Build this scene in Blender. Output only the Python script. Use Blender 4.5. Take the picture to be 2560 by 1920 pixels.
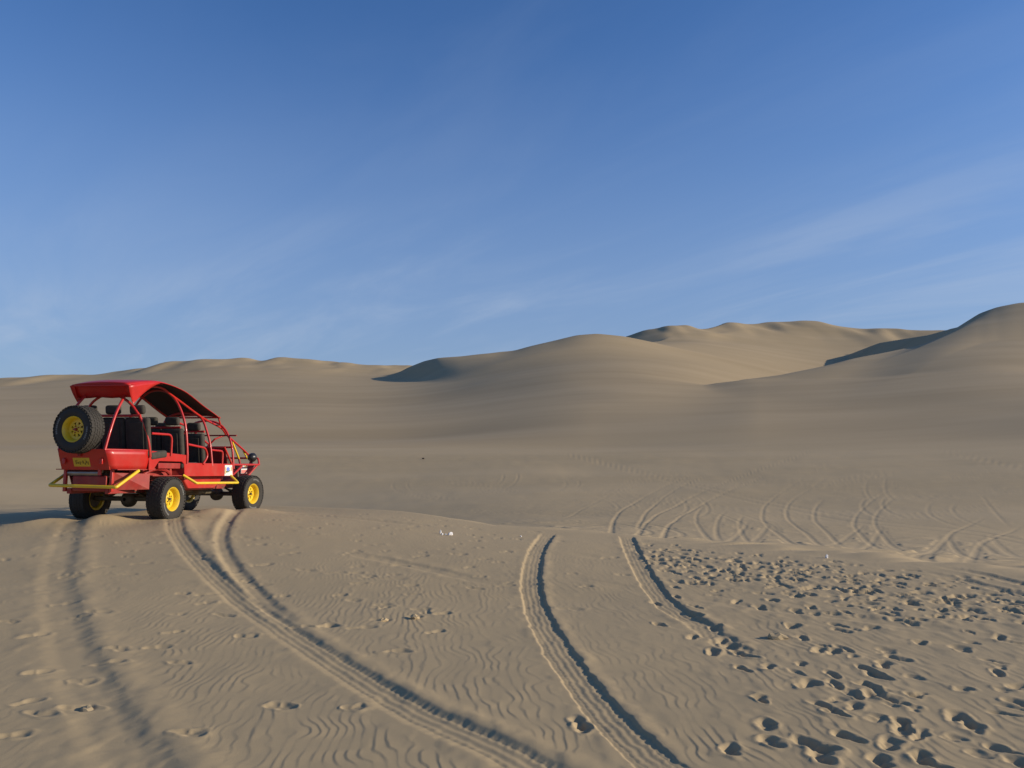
import bpy, bmesh, math, random
import numpy as np
from mathutils import Vector, Matrix, Euler

random.seed(3)
for o in list(bpy.data.objects): bpy.data.objects.remove(o)
scene = bpy.context.scene
COL = scene.collection

# ---------------------------------------------------------------- camera
cam_d = bpy.data.cameras.new('camera'); cam = bpy.data.objects.new('camera', cam_d); COL.objects.link(cam)
cam.location = (0, 0, 1.7); cam.rotation_euler = (math.radians(90) + 0.07024, 0, 0)
cam_d.sensor_width = 36.0; cam_d.lens = 36.0 * 1990.0 / 2560.0
cam_d.clip_start = 0.05; cam_d.clip_end = 5000
scene.camera = cam

# ---------------------------------------------------------------- sky and sun
SUN_EL = math.radians(18.0); SUN_ROT = math.radians(92.0)      # low sun, straight from the right
world = bpy.data.worlds.new('World'); scene.world = world; world.use_nodes = True
nt = world.node_tree; nt.nodes.clear()
def wn(t, **k):
    n = nt.nodes.new(t)
    for a, v in k.items(): setattr(n, a, v)
    return n
sky = wn('ShaderNodeTexSky', sky_type='NISHITA', sun_disc=False)
sky.sun_elevation = SUN_EL; sky.sun_rotation = SUN_ROT
sky.altitude = 400; sky.air_density = 1.0; sky.dust_density = 0.6; sky.ozone_density = 2.2
hs = wn('ShaderNodeHueSaturation'); hs.inputs['Saturation'].default_value = 1.12; hs.inputs['Value'].default_value = 1.0
bg = wn('ShaderNodeBackground'); bg.inputs['Strength'].default_value = 0.104
bgc = wn('ShaderNodeBackground'); bgc.inputs['Color'].default_value = (0.225, 0.300, 0.460, 1); bgc.inputs['Strength'].default_value = 1.0
mixs = wn('ShaderNodeMixShader'); outw = wn('ShaderNodeOutputWorld')
nt.links.new(sky.outputs[0], hs.inputs['Color']); 
tint = wn('ShaderNodeMix', data_type='RGBA', blend_type='MULTIPLY'); tint.inputs[0].default_value = 1.0; tint.inputs[7].default_value = (0.74, 0.93, 1.24, 1)
nt.links.new(hs.outputs[0], tint.inputs[6]); nt.links.new(tint.outputs[2], bg.inputs['Color'])
# thin cirrus: noise on a flat layer high above, so it draws together towards the horizon
tc = wn('ShaderNodeTexCoord'); sep = wn('ShaderNodeSeparateXYZ'); nt.links.new(tc.outputs['Generated'], sep.inputs[0])
zadd = wn('ShaderNodeMath', operation='ADD'); nt.links.new(sep.outputs['Z'], zadd.inputs[0]); zadd.inputs[1].default_value = 0.10
zmx = wn('ShaderNodeMath', operation='MAXIMUM'); nt.links.new(zadd.outputs[0], zmx.inputs[0]); zmx.inputs[1].default_value = 0.02
dx = wn('ShaderNodeMath', operation='DIVIDE'); dy = wn('ShaderNodeMath', operation='DIVIDE')
nt.links.new(sep.outputs['X'], dx.inputs[0]); nt.links.new(zmx.outputs[0], dx.inputs[1])
nt.links.new(sep.outputs['Y'], dy.inputs[0]); nt.links.new(zmx.outputs[0], dy.inputs[1])
cmb = wn('ShaderNodeCombineXYZ'); nt.links.new(dx.outputs[0], cmb.inputs[0]); nt.links.new(dy.outputs[0], cmb.inputs[1])
def cloud_layer(rot, scale, sc, detail, lo, hi, loc):
    mp = wn('ShaderNodeMapping', vector_type='TEXTURE'); scale = tuple(1.0 / k for k in scale); mp.inputs['Rotation'].default_value = (0, 0, math.radians(rot)); mp.inputs['Scale'].default_value = scale
    mp.inputs['Location'].default_value = loc
    nz = wn('ShaderNodeTexNoise'); nz.inputs['Scale'].default_value = sc; nz.inputs['Detail'].default_value = detail
    nz.inputs['Roughness'].default_value = 0.58; nz.inputs['Distortion'].default_value = 0.5
    mr = wn('ShaderNodeMapRange', interpolation_type='SMOOTHSTEP'); mr.inputs['From Min'].default_value = lo; mr.inputs['From Max'].default_value = hi
    nt.links.new(cmb.outputs[0], mp.inputs[0]); nt.links.new(mp.outputs[0], nz.inputs['Vector']); nt.links.new(nz.outputs['Fac'], mr.inputs['Value'])
    return mr.outputs[0]
c1 = cloud_layer(37, (1.3, 0.36, 1), 1.35, 11, 0.40, 0.74, (0.35, 2.1, 0))
c2 = cloud_layer(-20, (0.20, 0.26, 1), 1.0, 3, 0.38, 0.62, (5.2, 0.1, 0))
cm = wn('ShaderNodeMath', operation='MULTIPLY'); nt.links.new(c1, cm.inputs[0]); nt.links.new(c2, cm.inputs[1])
thin = wn('ShaderNodeMapRange', interpolation_type='SMOOTHSTEP'); thin.inputs['From Min'].default_value = 0.40; thin.inputs['From Max'].default_value = 0.10; thin.inputs['To Min'].default_value = 0.06; thin.inputs['To Max'].default_value = 0.42
nt.links.new(sep.outputs['Z'], thin.inputs['Value'])
cm2 = wn('ShaderNodeMath', operation='MULTIPLY'); nt.links.new(cm.outputs[0], cm2.inputs[0]); nt.links.new(thin.outputs[0], cm2.inputs[1])
lowv = wn('ShaderNodeMapRange', interpolation_type='SMOOTHSTEP')      # a thin even veil of cirrus, thickest in the distance
lowv.inputs['From Min'].default_value = 0.50; lowv.inputs['From Max'].default_value = 0.0; lowv.inputs['To Max'].default_value = 0.74
nt.links.new(sep.outputs['Z'], lowv.inputs['Value'])
bgw = wn('ShaderNodeBackground'); bgw.inputs['Color'].default_value = (0.40, 0.475, 0.60, 1); bgw.inputs['Strength'].default_value = 1.0
mixw = wn('ShaderNodeMixShader')
nt.links.new(lowv.outputs[0], mixs.inputs[0]); nt.links.new(bg.outputs[0], mixs.inputs[1]); nt.links.new(bgc.outputs[0], mixs.inputs[2])
nt.links.new(cm2.outputs[0], mixw.inputs[0]); nt.links.new(mixs.outputs[0], mixw.inputs[1]); nt.links.new(bgw.outputs[0], mixw.inputs[2])
nt.links.new(mixw.outputs[0], outw.inputs[0])

sd = bpy.data.lights.new('sun', 'SUN'); sun = bpy.data.objects.new('sun', sd); COL.objects.link(sun)
sd.energy = 4.2; sd.angle = math.radians(0.55); sd.color = (1.0, 0.87, 0.70)
sv = Vector((math.sin(SUN_ROT) * math.cos(SUN_EL), math.cos(SUN_ROT) * math.cos(SUN_EL), math.sin(SUN_EL)))
sun.rotation_euler = sv.to_track_quat('Z', 'Y').to_euler()

scene.render.engine = 'CYCLES'
vs = scene.view_settings; vs.view_transform = 'Standard'; vs.look = 'None'; vs.exposure = 0.19; vs.gamma = 1.0
try: vs.use_curve_mapping = False
except Exception: pass

# ---------------------------------------------------------------- materials
def mat(name, color, rough=0.5, metal=0.0, coat=0.0, var=0.0, var_scale=8.0, dust=0.0, dust_scale=5.0, bump=0.0, bump_scale=60.0, spec=0.5):
    m = bpy.data.materials.new(name); m.use_nodes = True
    t = m.node_tree; b = t.nodes['Principled BSDF']
    b.inputs['Roughness'].default_value = rough; b.inputs['Metallic'].default_value = metal
    b.inputs['Coat Weight'].default_value = coat; b.inputs['Coat Roughness'].default_value = 0.12
    b.inputs['Specular IOR Level'].default_value = spec
    tcn = t.nodes.new('ShaderNodeTexCoord')
    col = None
    def noise(s, d=5.0):
        n = t.nodes.new('ShaderNodeTexNoise'); n.inputs['Scale'].default_value = s; n.inputs['Detail'].default_value = d
        n.inputs['Roughness'].default_value = 0.6
        t.links.new(tcn.outputs['Object'], n.inputs['Vector']); return n.outputs['Fac']
    def mixc(f, a, bb):
        x = t.nodes.new('ShaderNodeMix'); x.data_type = 'RGBA'
        t.links.new(f, x.inputs[0])
        for i, v in ((6, a), (7, bb)):
            if isinstance(v, tuple): x.inputs[i].default_value = v + (1,)
            else: t.links.new(v, x.inputs[i])
        return x.outputs[2]
    def rng(f, a, bb, lo, hi):
        r = t.nodes.new('ShaderNodeMapRange'); t.links.new(f, r.inputs['Value'])
        r.inputs['From Min'].default_value = a; r.inputs['From Max'].default_value = bb
        r.inputs['To Min'].default_value = lo; r.inputs['To Max'].default_value = hi; return r.outputs[0]
    col = color
    if var > 0:
        f = rng(noise(var_scale), 0.3, 0.7, 0, 1)
        col = mixc(f, tuple(c * (1 - var) for c in color), tuple(min(1, c * (1 + var)) for c in color))
    if dust > 0:
        f = rng(noise(dust_scale, 8), 0.42, 0.75, 0.06, dust)
        sz_ = t.nodes.new('ShaderNodeSeparateXYZ'); t.links.new(tcn.outputs['Object'], sz_.inputs[0])
        low = rng(sz_.outputs['Z'], 1.25, 0.45, 0.35, 1.3); mu = t.nodes.new('ShaderNodeMath'); mu.operation = 'MULTIPLY'; t.links.new(f, mu.inputs[0]); t.links.new(low, mu.inputs[1]); f = mu.outputs[0]   # road dust settles low
        col = mixc(f, col, (0.30, 0.235, 0.16))
        t.links.new(rng(f, 0, 1, rough, min(1.0, rough + 0.5)), b.inputs['Roughness'])
    if isinstance(col, tuple): b.inputs['Base Color'].default_value = col + (1,)
    else: t.links.new(col, b.inputs['Base Color'])
    if bump > 0:
        bp = t.nodes.new('ShaderNodeBump'); bp.inputs['Strength'].default_value = bump; bp.inputs['Distance'].default_value = 0.01
        t.links.new(noise(bump_scale, 4), bp.inputs['Height']); t.links.new(bp.outputs[0], b.inputs['Normal'])
    return m

def sand_material():
    m = bpy.data.materials.new('sand'); m.use_nodes = True
    t = m.node_tree; b = t.nodes['Principled BSDF']; b.inputs['Roughness'].default_value = 0.92; b.inputs['Specular IOR Level'].default_value = 0.15
    tcn = t.nodes.new('ShaderNodeTexCoord')
    def nz(s, d, rough=0.6, mp=None):
        n = t.nodes.new('ShaderNodeTexNoise'); n.inputs['Scale'].default_value = s; n.inputs['Detail'].default_value = d; n.inputs['Roughness'].default_value = rough
        if mp:
            q = t.nodes.new('ShaderNodeMapping'); q.inputs['Scale'].default_value = mp; t.links.new(tcn.outputs['Object'], q.inputs[0]); t.links.new(q.outputs[0], n.inputs['Vector'])
        else: t.links.new(tcn.outputs['Object'], n.inputs['Vector'])
        return n.outputs['Fac']
    def mix(f, a, bb, lo, hi):
        r = t.nodes.new('ShaderNodeMapRange'); t.links.new(f, r.inputs['Value']); r.inputs['From Min'].default_value = lo; r.inputs['From Max'].default_value = hi
        x = t.nodes.new('ShaderNodeMix'); x.data_type = 'RGBA'; t.links.new(r.outputs[0], x.inputs[0])
        for i, v in ((6, a), (7, bb)):
            if isinstance(v, tuple): x.inputs[i].default_value = v + (1,)
            else: t.links.new(v, x.inputs[i])
        return x.outputs[2]
    a = mix(nz(0.045, 5, mp=(.35, 1.3, 1)), (0.388, 0.296, 0.166), (0.464, 0.356, 0.208), 0.3, 0.7)       # broad tone of the sand sheets
    c = mix(nz(0.9, 6), a, (0.468, 0.352, 0.192), 0.52, 0.85)
    d = mix(nz(330, 2), c, (0.20, 0.15, 0.10), 0.62, 0.80)                        # dark mineral grains
    e = mix(nz(260, 2), d, (0.60, 0.48, 0.33), 0.66, 0.82)                         # pale grains
    at = t.nodes.new('ShaderNodeAttribute'); at.attribute_name = 'far_shade'                # shade of the far slopes, painted into the sand colour
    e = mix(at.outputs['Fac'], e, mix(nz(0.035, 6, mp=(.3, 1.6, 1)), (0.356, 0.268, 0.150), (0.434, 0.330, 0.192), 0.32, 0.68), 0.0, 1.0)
    t.links.new(e, b.inputs['Base Color'])
    bp = t.nodes.new('ShaderNodeBump'); bp.inputs['Strength'].default_value = 0.35; bp.inputs['Distance'].default_value = 0.004
    t.links.new(nz(120, 6, 0.7), bp.inputs['Height']); t.links.new(bp.outputs[0], b.inputs['Normal'])
    return m
M_SAND = sand_material()

# ---------------------------------------------------------------- names and labels
def tag(o, label=None, category=None, group=None, kind=None):
    if label: o['label'] = label
    if category: o['category'] = category
    if group: o['group'] = group
    if kind: o['kind'] = kind
    return o

# ---------------------------------------------------------------- terrain: height functions (metres, world space)
def sstep(t):
    t = np.clip(t, 0.0, 1.0)
    return t * t * (3 - 2 * t)

_rs = np.random.RandomState(7)
_PT = _rs.rand(256, 256) * 2 - 1
def vnoise(x, y):
    """smooth value noise in -1..1"""
    xi = np.floor(x).astype(np.int64); yi = np.floor(y).astype(np.int64)
    fx = x - xi; fy = y - yi
    fx = fx * fx * fx * (fx * (fx * 6 - 15) + 10); fy = fy * fy * fy * (fy * (fy * 6 - 15) + 10)
    a = _PT[yi & 255, xi & 255]; b = _PT[yi & 255, (xi + 1) & 255]
    c = _PT[(yi + 1) & 255, xi & 255]; d = _PT[(yi + 1) & 255, (xi + 1) & 255]
    return (a + (b - a) * fx) * (1 - fy) + (c + (d - c) * fx) * fy

def fbm(x, y, n=3):
    s = 0.0; amp = 1.0; tot = 0.0
    for i in range(n):
        s = s + amp * vnoise(x * 2 ** i + 17.3 * i, y * 2 ** i - 9.1 * i); tot += amp; amp *= 0.5
    return s / tot

def smax(a, b, k):
    h = np.clip(0.5 + 0.5 * (a - b) / k, 0, 1)
    return b + (a - b) * h + k * h * (1 - h)

# the crest on which the buggy stands: (azimuth tangent x/y, distance y) of the edge of the plateau
CREST_T = np.array([-3.0, -1.2, -0.66, -0.50, -0.30, -0.14, -0.02, 0.04, 0.14, 0.19, 0.29, 0.39, 0.51, 0.64, 0.9, 1.5, 3.0])
CREST_Y = np.array([20.0, 20.0, 18.3, 18.2, 18.0, 16.9, 14.9, 14.7, 14.0, 13.3, 12.4, 11.6, 10.7, 10.0, 8.8, 7.0, 5.0])

def plateau(x, y):
    return 0.30 * sstep((y - 5) / 9.5) * sstep((3.0 - x) / 9.0)

# far dunes. Each crest line is a row of points (bearing column, height row, distance, slope of the near side, slope of the far side,
# rounding of the near side, rounding of the far side) read off the photograph's skyline and carried to its own distance
def crest_table(rows, sig):
    rows = np.array(rows, float); px = np.arange(-1400, 4200, 2.0)
    el = np.array([math.atan(( -(b - 960) * math.cos(.07024) + 1990 * math.sin(.07024)) / math.hypot(a - 1280, 1990 * math.cos(.07024) + (b - 960) * math.sin(.07024))) for a, b in rows[:, :2]])
    z = 1.7 + np.tan(el) * rows[:, 2]
    cols = [np.interp(px, rows[:, 0], c) for c in (z, rows[:, 2], np.tan(np.radians(rows[:, 3])), np.tan(np.radians(rows[:, 4])), rows[:, 5], rows[:, 6])]
    out = []                                              # the line itself, and ever smoother versions of it for the lower slopes
    for sg in (sig, 45.0, 130.0, 280.0):
        n = int(3 * sg / 2); kx = np.arange(-n, n + 1) * 2.0; g = np.exp(-(kx / sg) ** 2 / 2); g /= g.sum()
        out.append([np.convolve(np.pad(c, n, mode='edge'), g, mode='valid') for c in cols])
    return px, out

def column(x, y):
    return 1280 + 1985.1 * np.where(y > 1, x / np.maximum(y, 1), np.sign(x) * 1.4)

CR_A = crest_table([(-1400, 990, 550, 6, 14, 30, 20), (-300, 958, 540, 8, 14, 30, 20), (0, 947, 530, 9, 14, 26, 16), (130, 938, 526, 9, 14, 22, 12), (230, 935, 524, 9, 14, 18, 12),
    (300, 924, 520, 9, 14, 16, 12), (400, 913, 516, 9.5, 14, 14, 12), (470, 903, 513, 9.5, 14, 14, 12), (600, 894, 510, 10, 14, 14, 12), (650, 899, 510, 10, 14, 14, 12),
    (690, 896, 508, 10, 14, 16, 12), (800, 903, 508, 10, 14, 18, 12), (900, 913, 510, 10, 14, 20, 12), (1000, 919, 512, 10, 14, 20, 12), (1120, 926, 516, 10, 14, 20, 12),
    (1300, 975, 520, 10, 14, 20, 12), (1500, 1040, 520, 10, 14, 20, 12), (4200, 1040, 520, 10, 14, 20, 12)], 9)
CR_C = crest_table([(-1400, 1060, 580, 12, 14, 14, 12), (1300, 1000, 580, 12, 14, 14, 12), (1450, 890, 575, 12, 14, 14, 12), (1562, 841, 570, 12, 14, 14, 12), (1616, 824, 566, 13, 14, 12, 12), (1667, 818, 564, 13, 14, 12, 12),
    (1774, 817, 600, 14, 14, 9, 10), (1797, 812, 614, 15, 14, 8, 10), (1836, 810, 640, 15, 14, 8, 10), (1894, 811, 665, 15, 14, 8, 10), (1918, 807, 669, 15, 14, 8, 10), (1972, 809, 680, 15, 14, 8, 10),
    (2011, 803, 680, 14, 14, 10, 10), (2050, 805, 680, 13, 14, 12, 10), (2089, 813, 680, 12, 14, 14, 10), (2147, 820, 680, 12, 14, 14, 10), (2198, 825, 680, 12, 14, 14, 10), (2260, 825, 680, 12, 14, 14, 10),
    (2400, 826, 680, 12, 14, 14, 10), (2700, 830, 680, 12, 14, 14, 10), (4200, 900, 680, 12, 14, 14, 10)], 8)
CR_B = crest_table([(-1400, 1130, 437, 14, 30, 2, 3), (860, 1030, 437, 14, 30, 2, 3), (915, 985, 436, 13, 30, 1, 3), (938, 957, 428, 13, 24, .6, 3), (960, 945, 420, 13, 18, .6, 3), (1000, 930, 408, 13, 14, .6, 4), (1019, 919, 403, 13, 12, .8, 4),
    (1060, 903, 390, 13, 10, 2, 5), (1095, 895, 383, 13, 10, 5, 6), (1146, 892, 380, 13, 10, 7, 8), (1225, 884, 382, 13, 10, 8, 10), (1254, 878, 384, 13, 10, 8, 10), (1287, 876, 387, 13, 10, 10, 12),
    (1370, 856, 393, 13, 10, 12, 14), (1442, 839, 397, 13, 9, 13, 15), (1493, 835, 400, 13, 8, 13, 16), (1562, 842, 404, 12, 7, 14, 18), (1640, 858, 408, 11, 6, 16, 20), (1760, 890, 412, 10, 6, 18, 20),
    (1900, 935, 414, 9, 6, 18, 20), (2100, 990, 414, 9, 6, 18, 20), (2400, 1060, 414, 9, 6, 18, 20), (4200, 1100, 414, 9, 6, 18, 20)], 6)
CR_B2 = crest_table([(-1400, 1150, 377, 14, 10, 3, 6), (960, 1040, 384, 14, 10, 2, 6), (1012, 975, 380, 13, 9, .8, 4), (1030, 962, 373, 13, 8, .6, 4), (1055, 941, 362, 13, 7, .6, 4), (1102, 922, 351, 13, 5, 1.2, 5), (1146, 911, 346, 12, 4, 4, 8),
    (1200, 915, 346, 11, 4, 8, 10), (1300, 945, 350, 10, 6, 10, 10), (1450, 1030, 350, 10, 8, 10, 10), (4200, 1150, 350, 10, 8, 10, 10)], 6)
CR_D = crest_table([(-1400, 1150, 240, 6, 6, 10, 12), (1600, 1120, 240, 6, 6, 10, 12), (1720, 1040, 245, 6.5, 7, 10, 10), (1790, 975, 252, 7, 9, 8, 7), (1863, 948, 262, 7.5, 14, 7, 4), (1953, 937, 276, 8, 20, 6, 1.5), (2030, 922, 292, 8.5, 26, 5, .5),
    (2073, 912, 303, 9, 27, 5, .3), (2128, 899, 320, 9.5, 27, 5, .3), (2198, 885, 346, 10, 27, 5, .3), (2299, 865, 388, 11, 27, 5, .3), (2338, 852, 406, 12, 27, 5, .3), (2376, 834, 424, 13, 27, 5, .3),
    (2423, 804, 446, 14, 26, 6, .4), (2456, 783, 460, 14, 22, 7, 3), (2500, 768, 470, 14, 15, 8, 8), (2560, 757, 476, 14, 14, 10, 10), (2630, 754, 478, 14, 14, 10, 10), (2720, 770, 480, 13, 14, 12, 12), (2900, 830, 482, 13, 14, 12, 12), (3300, 920, 485, 12, 14, 12, 12), (4200, 1010, 490, 12, 14, 12, 12)], 6)
# the shaded slip face behind the spur: a straight crest running away to the left
E0 = np.array([237.0, 392.0]); E1 = np.array([226.0, 486.0])

def crest_height(tab, x, y, col, sn, wn_=8.0, spread=1.0):
    px, lev = tab
    r = np.hypot(x, y); d = r - np.interp(col, px, lev[0][1])
    dist = np.abs(d) / spread
    w = [np.clip(1 - dist / 14, 0, 1), None, None, np.clip((dist - 50) / 75, 0, 1)]
    w[1] = np.clip(np.where(dist < 14, dist / 14, 1 - (dist - 14) / 36), 0, 1); w[2] = 1 - w[0] - w[1] - w[3]
    zc = 0; rc = 0
    for k in range(4):
        wk = w[k] if k == 3 or k == 0 else w[k]
        zc = zc + wk * np.interp(col, px, lev[k][0]); rc = rc + wk * np.interp(col, px, lev[k][1])
    a = np.abs(r - rc); a = np.where(d < 0, np.maximum(rc - r, 0), np.maximum(r - rc, 0))
    sn = np.tan(np.radians(sn))
    ex = np.exp(-a / 18.0); rn = np.interp(col, px, lev[0][4]) * ex + 9.0 * (1 - ex)
    near = sn * a * a / (a + rn)
    farr = np.interp(col, px, lev[0][3]) * a * a / (a + np.interp(col, px, lev[0][5]))
    return zc - np.where(d < 0, near, farr)

def slip_behind(x, y):
    e = E1 - E0; L = math.hypot(*e); t = ((x - E0[0]) * e[0] + (y - E0[1]) * e[1]) / (L * L); s = (e[0] * (y - E0[1]) - e[1] * (x - E0[0])) / L
    zc = np.interp(t, [-.3, 0, .2, .5, 1.0, 1.4, 1.8, 2.2, 2.6], [58, 61.5, 61, 59.8, 61.2, 57.5, 53, 47, 40])
    a = np.abs(s)
    return zc - np.where(s > 0, .63 * a * a / (a + .8), .10 * a) - 60 * np.maximum(t - 2.3, 0) ** 2 - 90 * np.maximum(-t, 0) ** 2

def _tab(px, v, sg):
    g0 = np.arange(-1400, 4200, 4.0); c = np.interp(g0, px, v); n = int(3 * sg / 4); k = np.exp(-(np.arange(-n, n + 1) * 4.0 / sg) ** 2 / 2); k /= k.sum()
    return np.convolve(np.pad(c, n, mode='edge'), k, mode='valid')
# the long slope on which the dunes stand: it climbs from the hollow to the skyline (column, skyline height, distance, hollowness)
_SK = np.array([(-1400, 990, 540, 1.35), (0, 948, 528, 1.3), (400, 915, 516, 1.25), (650, 898, 510, 1.25), (800, 904, 508, 1.22), (900, 914, 508, 1.2), (980, 922, 495, 1.2), (1050, 920, 465, 1.18), (1130, 900, 425, 1.14), (1280, 880, 400, 1.1),
                (1400, 852, 400, 1.08), (1493, 838, 406, 1.06), (1580, 842, 435, 1.06), (1680, 822, 530, 1.10), (1800, 816, 610, 1.22), (1870, 814, 650, 1.36), (1950, 812, 675, 1.48), (2030, 812, 680, 1.66), (2100, 816, 680, 1.84), (2200, 832, 680, 1.95), (2330, 838, 670, 1.9), (2450, 830, 620, 1.6), (2600, 800, 540, 1.45), (2800, 840, 520, 1.35), (3200, 910, 510, 1.25), (4200, 990, 500, 1.2)])
_SK[:, 1] = [1.7 + (-(b - 960) * math.cos(.07024) + 1990 * math.sin(.07024)) / math.hypot(a - 1280, 1990 * math.cos(.07024) + (b - 960) * math.sin(.07024)) * r for a, b, r in _SK[:, :3]]
SK_X = np.arange(-1400, 4200, 4.0); SK_Z, SK_R, SK_P = (_tab(_SK[:, 0], _SK[:, i], 120.0) for i in (1, 2, 3))
def long_slope(r, col):
    u = (r - 118) / (np.interp(col, SK_X, SK_R) - 118); p = np.interp(col, SK_X, SK_P)
    f = np.where(u < 1, np.clip(u, 0, 1) ** p, 1 - 0.5 * (u - 1))
    e = 0.045; f = f - e * np.exp(-((u - 1) / 0.12) ** 2)          # rounded where it tops out
    return np.maximum(f, 0) * (np.interp(col, SK_X, SK_Z) * 0.955 - 0.7)

MAIN_PX = np.array([-1400, 0, 700, 860, 938, 1000, 1060, 1095, 1254, 1493, 1600, 1700, 1790, 1863, 1953, 2030, 2128, 2198, 2299, 2376, 2423, 2456, 2560, 2700, 4200.])
MAIN_R = np.array([510, 510, 508, 465, 428, 408, 390, 383, 384, 400, 360, 300, 252, 262, 276, 292, 320, 346, 388, 424, 446, 460, 478, 488, 495.])

def broad(x, y):
    """ground without small relief"""
    r = np.hypot(x, y)
    t = x / np.maximum(y, 1e-3); t = np.where(y > 0.3, t, np.where(x > 0, 3.0, -3.0))
    cy = np.interp(t, CREST_T, CREST_Y); cr = cy * np.sqrt(1 + np.minimum(np.abs(t), 3) ** 2)
    front = sstep((y + 4) / 5.0)
    s = (r - cr) * front
    zp = plateau(x, y)
    left = sstep((0.06 - t) / 0.5)
    k = 23.0 - 13.0 * left; depth = 3.5 + 1.2 * left
    # soft shoulder, then down the lee into the hollow
    s0 = np.maximum(s, 0) ** 2 / (np.maximum(s, 0) + 1.2)
    drop = depth * (1 - np.exp(-s0 / k))
    z = zp * (1 - sstep(s / 22.0)) - drop
    # hollow rises to a low far edge and then the apron of the big dunes
    rise = sstep((r - 42) / 85.0) * (4.1 + 1.1 * left) * front
    z = z + rise
    z = z - 1.0 * np.exp(-((r - 150) / 16.0) ** 2) * sstep((0.10 - t) / 0.25) * front
    return z

def dune_heights(x, y):
    col = column(x, y)
    fade = 30 * (1 - sstep((np.hypot(x, y) - 60) / 75)) + 40 * (1 - sstep((y - 20) / 60))
    wx = x + 6 * fbm(x / 70, y / 70, 2); wy = y + 6 * fbm(x / 70 + 9, y / 70, 2)
    hA = crest_height(CR_A, x, y, col, 10); hC = crest_height(CR_C, x, y, col, 13.0 + 7.0 * sstep((col - 1700) / 420.0))
    cA = np.exp(-((np.hypot(x, y) - 495) / 45) ** 2); cC = np.exp(-((np.hypot(x, y) - np.interp(col, [1667, 1972], [545, 655])) / 34) ** 2)
    b1 = vnoise(wx / 22, wy / 38); b2 = vnoise(wx / 10 + 5, wy / 20)
    hA = hA + 0.6 * cA * (2.4 * np.abs(b1) ** .8 * np.sign(b1) + 1.3 * b2 - 0.7)
    hC = hC + cC * (2.4 * vnoise(wx / 24 + 3, wy / 44) + 0.8 * vnoise(wx / 11, wy / 26))
    hB = crest_height(CR_B, x, y, col, 13); hB2 = crest_height(CR_B2, x, y, col, 14)
    hB = hB + 0.5 * vnoise(wx / 13 + 2, wy / 40) * np.exp(-((col - 1270) / 110) ** 2) * np.exp(-((np.hypot(x, y) - 377) / 22) ** 2)
    hD = crest_height(CR_D, x, y, col, 11.3)
    return [h - fade for h in (hA, hC, hB, hB2 - 60, hD, slip_behind(x, y))]

def far_relief(x, y):
    z = broad(x, y)
    r = np.hypot(x, y)
    m = r > 55
    if m.any():
        xm, ym = x[m], y[m]; h = z[m] + long_slope(r[m], column(xm, ym)) * sstep((ym - 10) / 60)
        cl = column(xm, ym); rr_ = r[m]; ramp = 0.7 + 0.135 * np.minimum(rr_ - 118, 120) - 0.30 * np.maximum(rr_ - 250, 0)
        h = h + (smax(ramp * sstep((ym - 10) / 60), h, 7.0) - h) * sstep((cl - 1480) / 420) * sstep((rr_ - 95) / 60)
        for hr, k in zip(dune_heights(xm, ym), (3.0, 4.0, 3.0, 2.0, 6.0, 1.5)): h = smax(hr, h, k)
        h = h + 0.25 * fbm(xm / 34, ym / 55, 2) * sstep((r[m] - 125) / 60)
        z = z.copy(); z[m] = h
    return z
TRACKS = {
    'T1': [(-5.92,14.1),(-5.26,12.56),(-3.81,9.96),(-2.61,8.05),(-1.89,6.97),(-1.17,5.93),(-0.6,5.1),(-0.14,4.58),(0.13,4.23),(0.42,3.89)],
    'T1b': [(-5.51,16.32),(-4.96,14.09),(-4.33,11.99),(-3.45,10.0),(-2.51,8.26),(-1.86,7.16)],
    'T2': [(-7.42,14.3),(-7.05,12.9),(-6.37,11.45),(-5.21,9.22),(-4.15,7.47),(-3.34,6.21),(-2.7,5.28),(-2.18,4.57),(-1.91,4.2),(-1.65,3.89)],
    'T3': [(0.66,14.27),(0.37,12.02),(0.23,9.73),(0.25,8.0),(0.36,6.64),(0.52,5.46),(0.66,4.71),(0.79,4.21),(0.87,3.94)],
    'T4': [(2.02,14.28),(1.79,11.81),(1.65,9.82),(1.6,8.27),(1.74,7.46),(1.85,6.31),(1.98,5.42),(2.08,4.64),(2.14,4.2),(2.16,3.94)],
    'O1': [(-2.7,11.56),(-1.57,10.7),(-0.59,9.78),(0.02,9.2)],
    'O2': [(0.54,9.99),(1.06,9.52),(1.52,9.05)],
    'O3': [(0.62,12.17),(1.16,11.58),(1.57,11.22)],
    'O4': [(-5.06,16.07),(-3.02,15.16),(-1.2,14.25)],
    'O5': [(5.25,10.71),(5.51,9.77),(5.6,8.85),(5.66,7.66)],
    'O6': [(5.66,11.04),(5.95,10.34),(6.05,9.55),(6.31,8.53)],
    'O7': [(1.67,8.74),(2.34,8.29),(3.12,7.86),(4.34,6.89)],
    'O8': [(2.07,7.96),(2.33,7.38),(2.46,7.26)],
}
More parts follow.
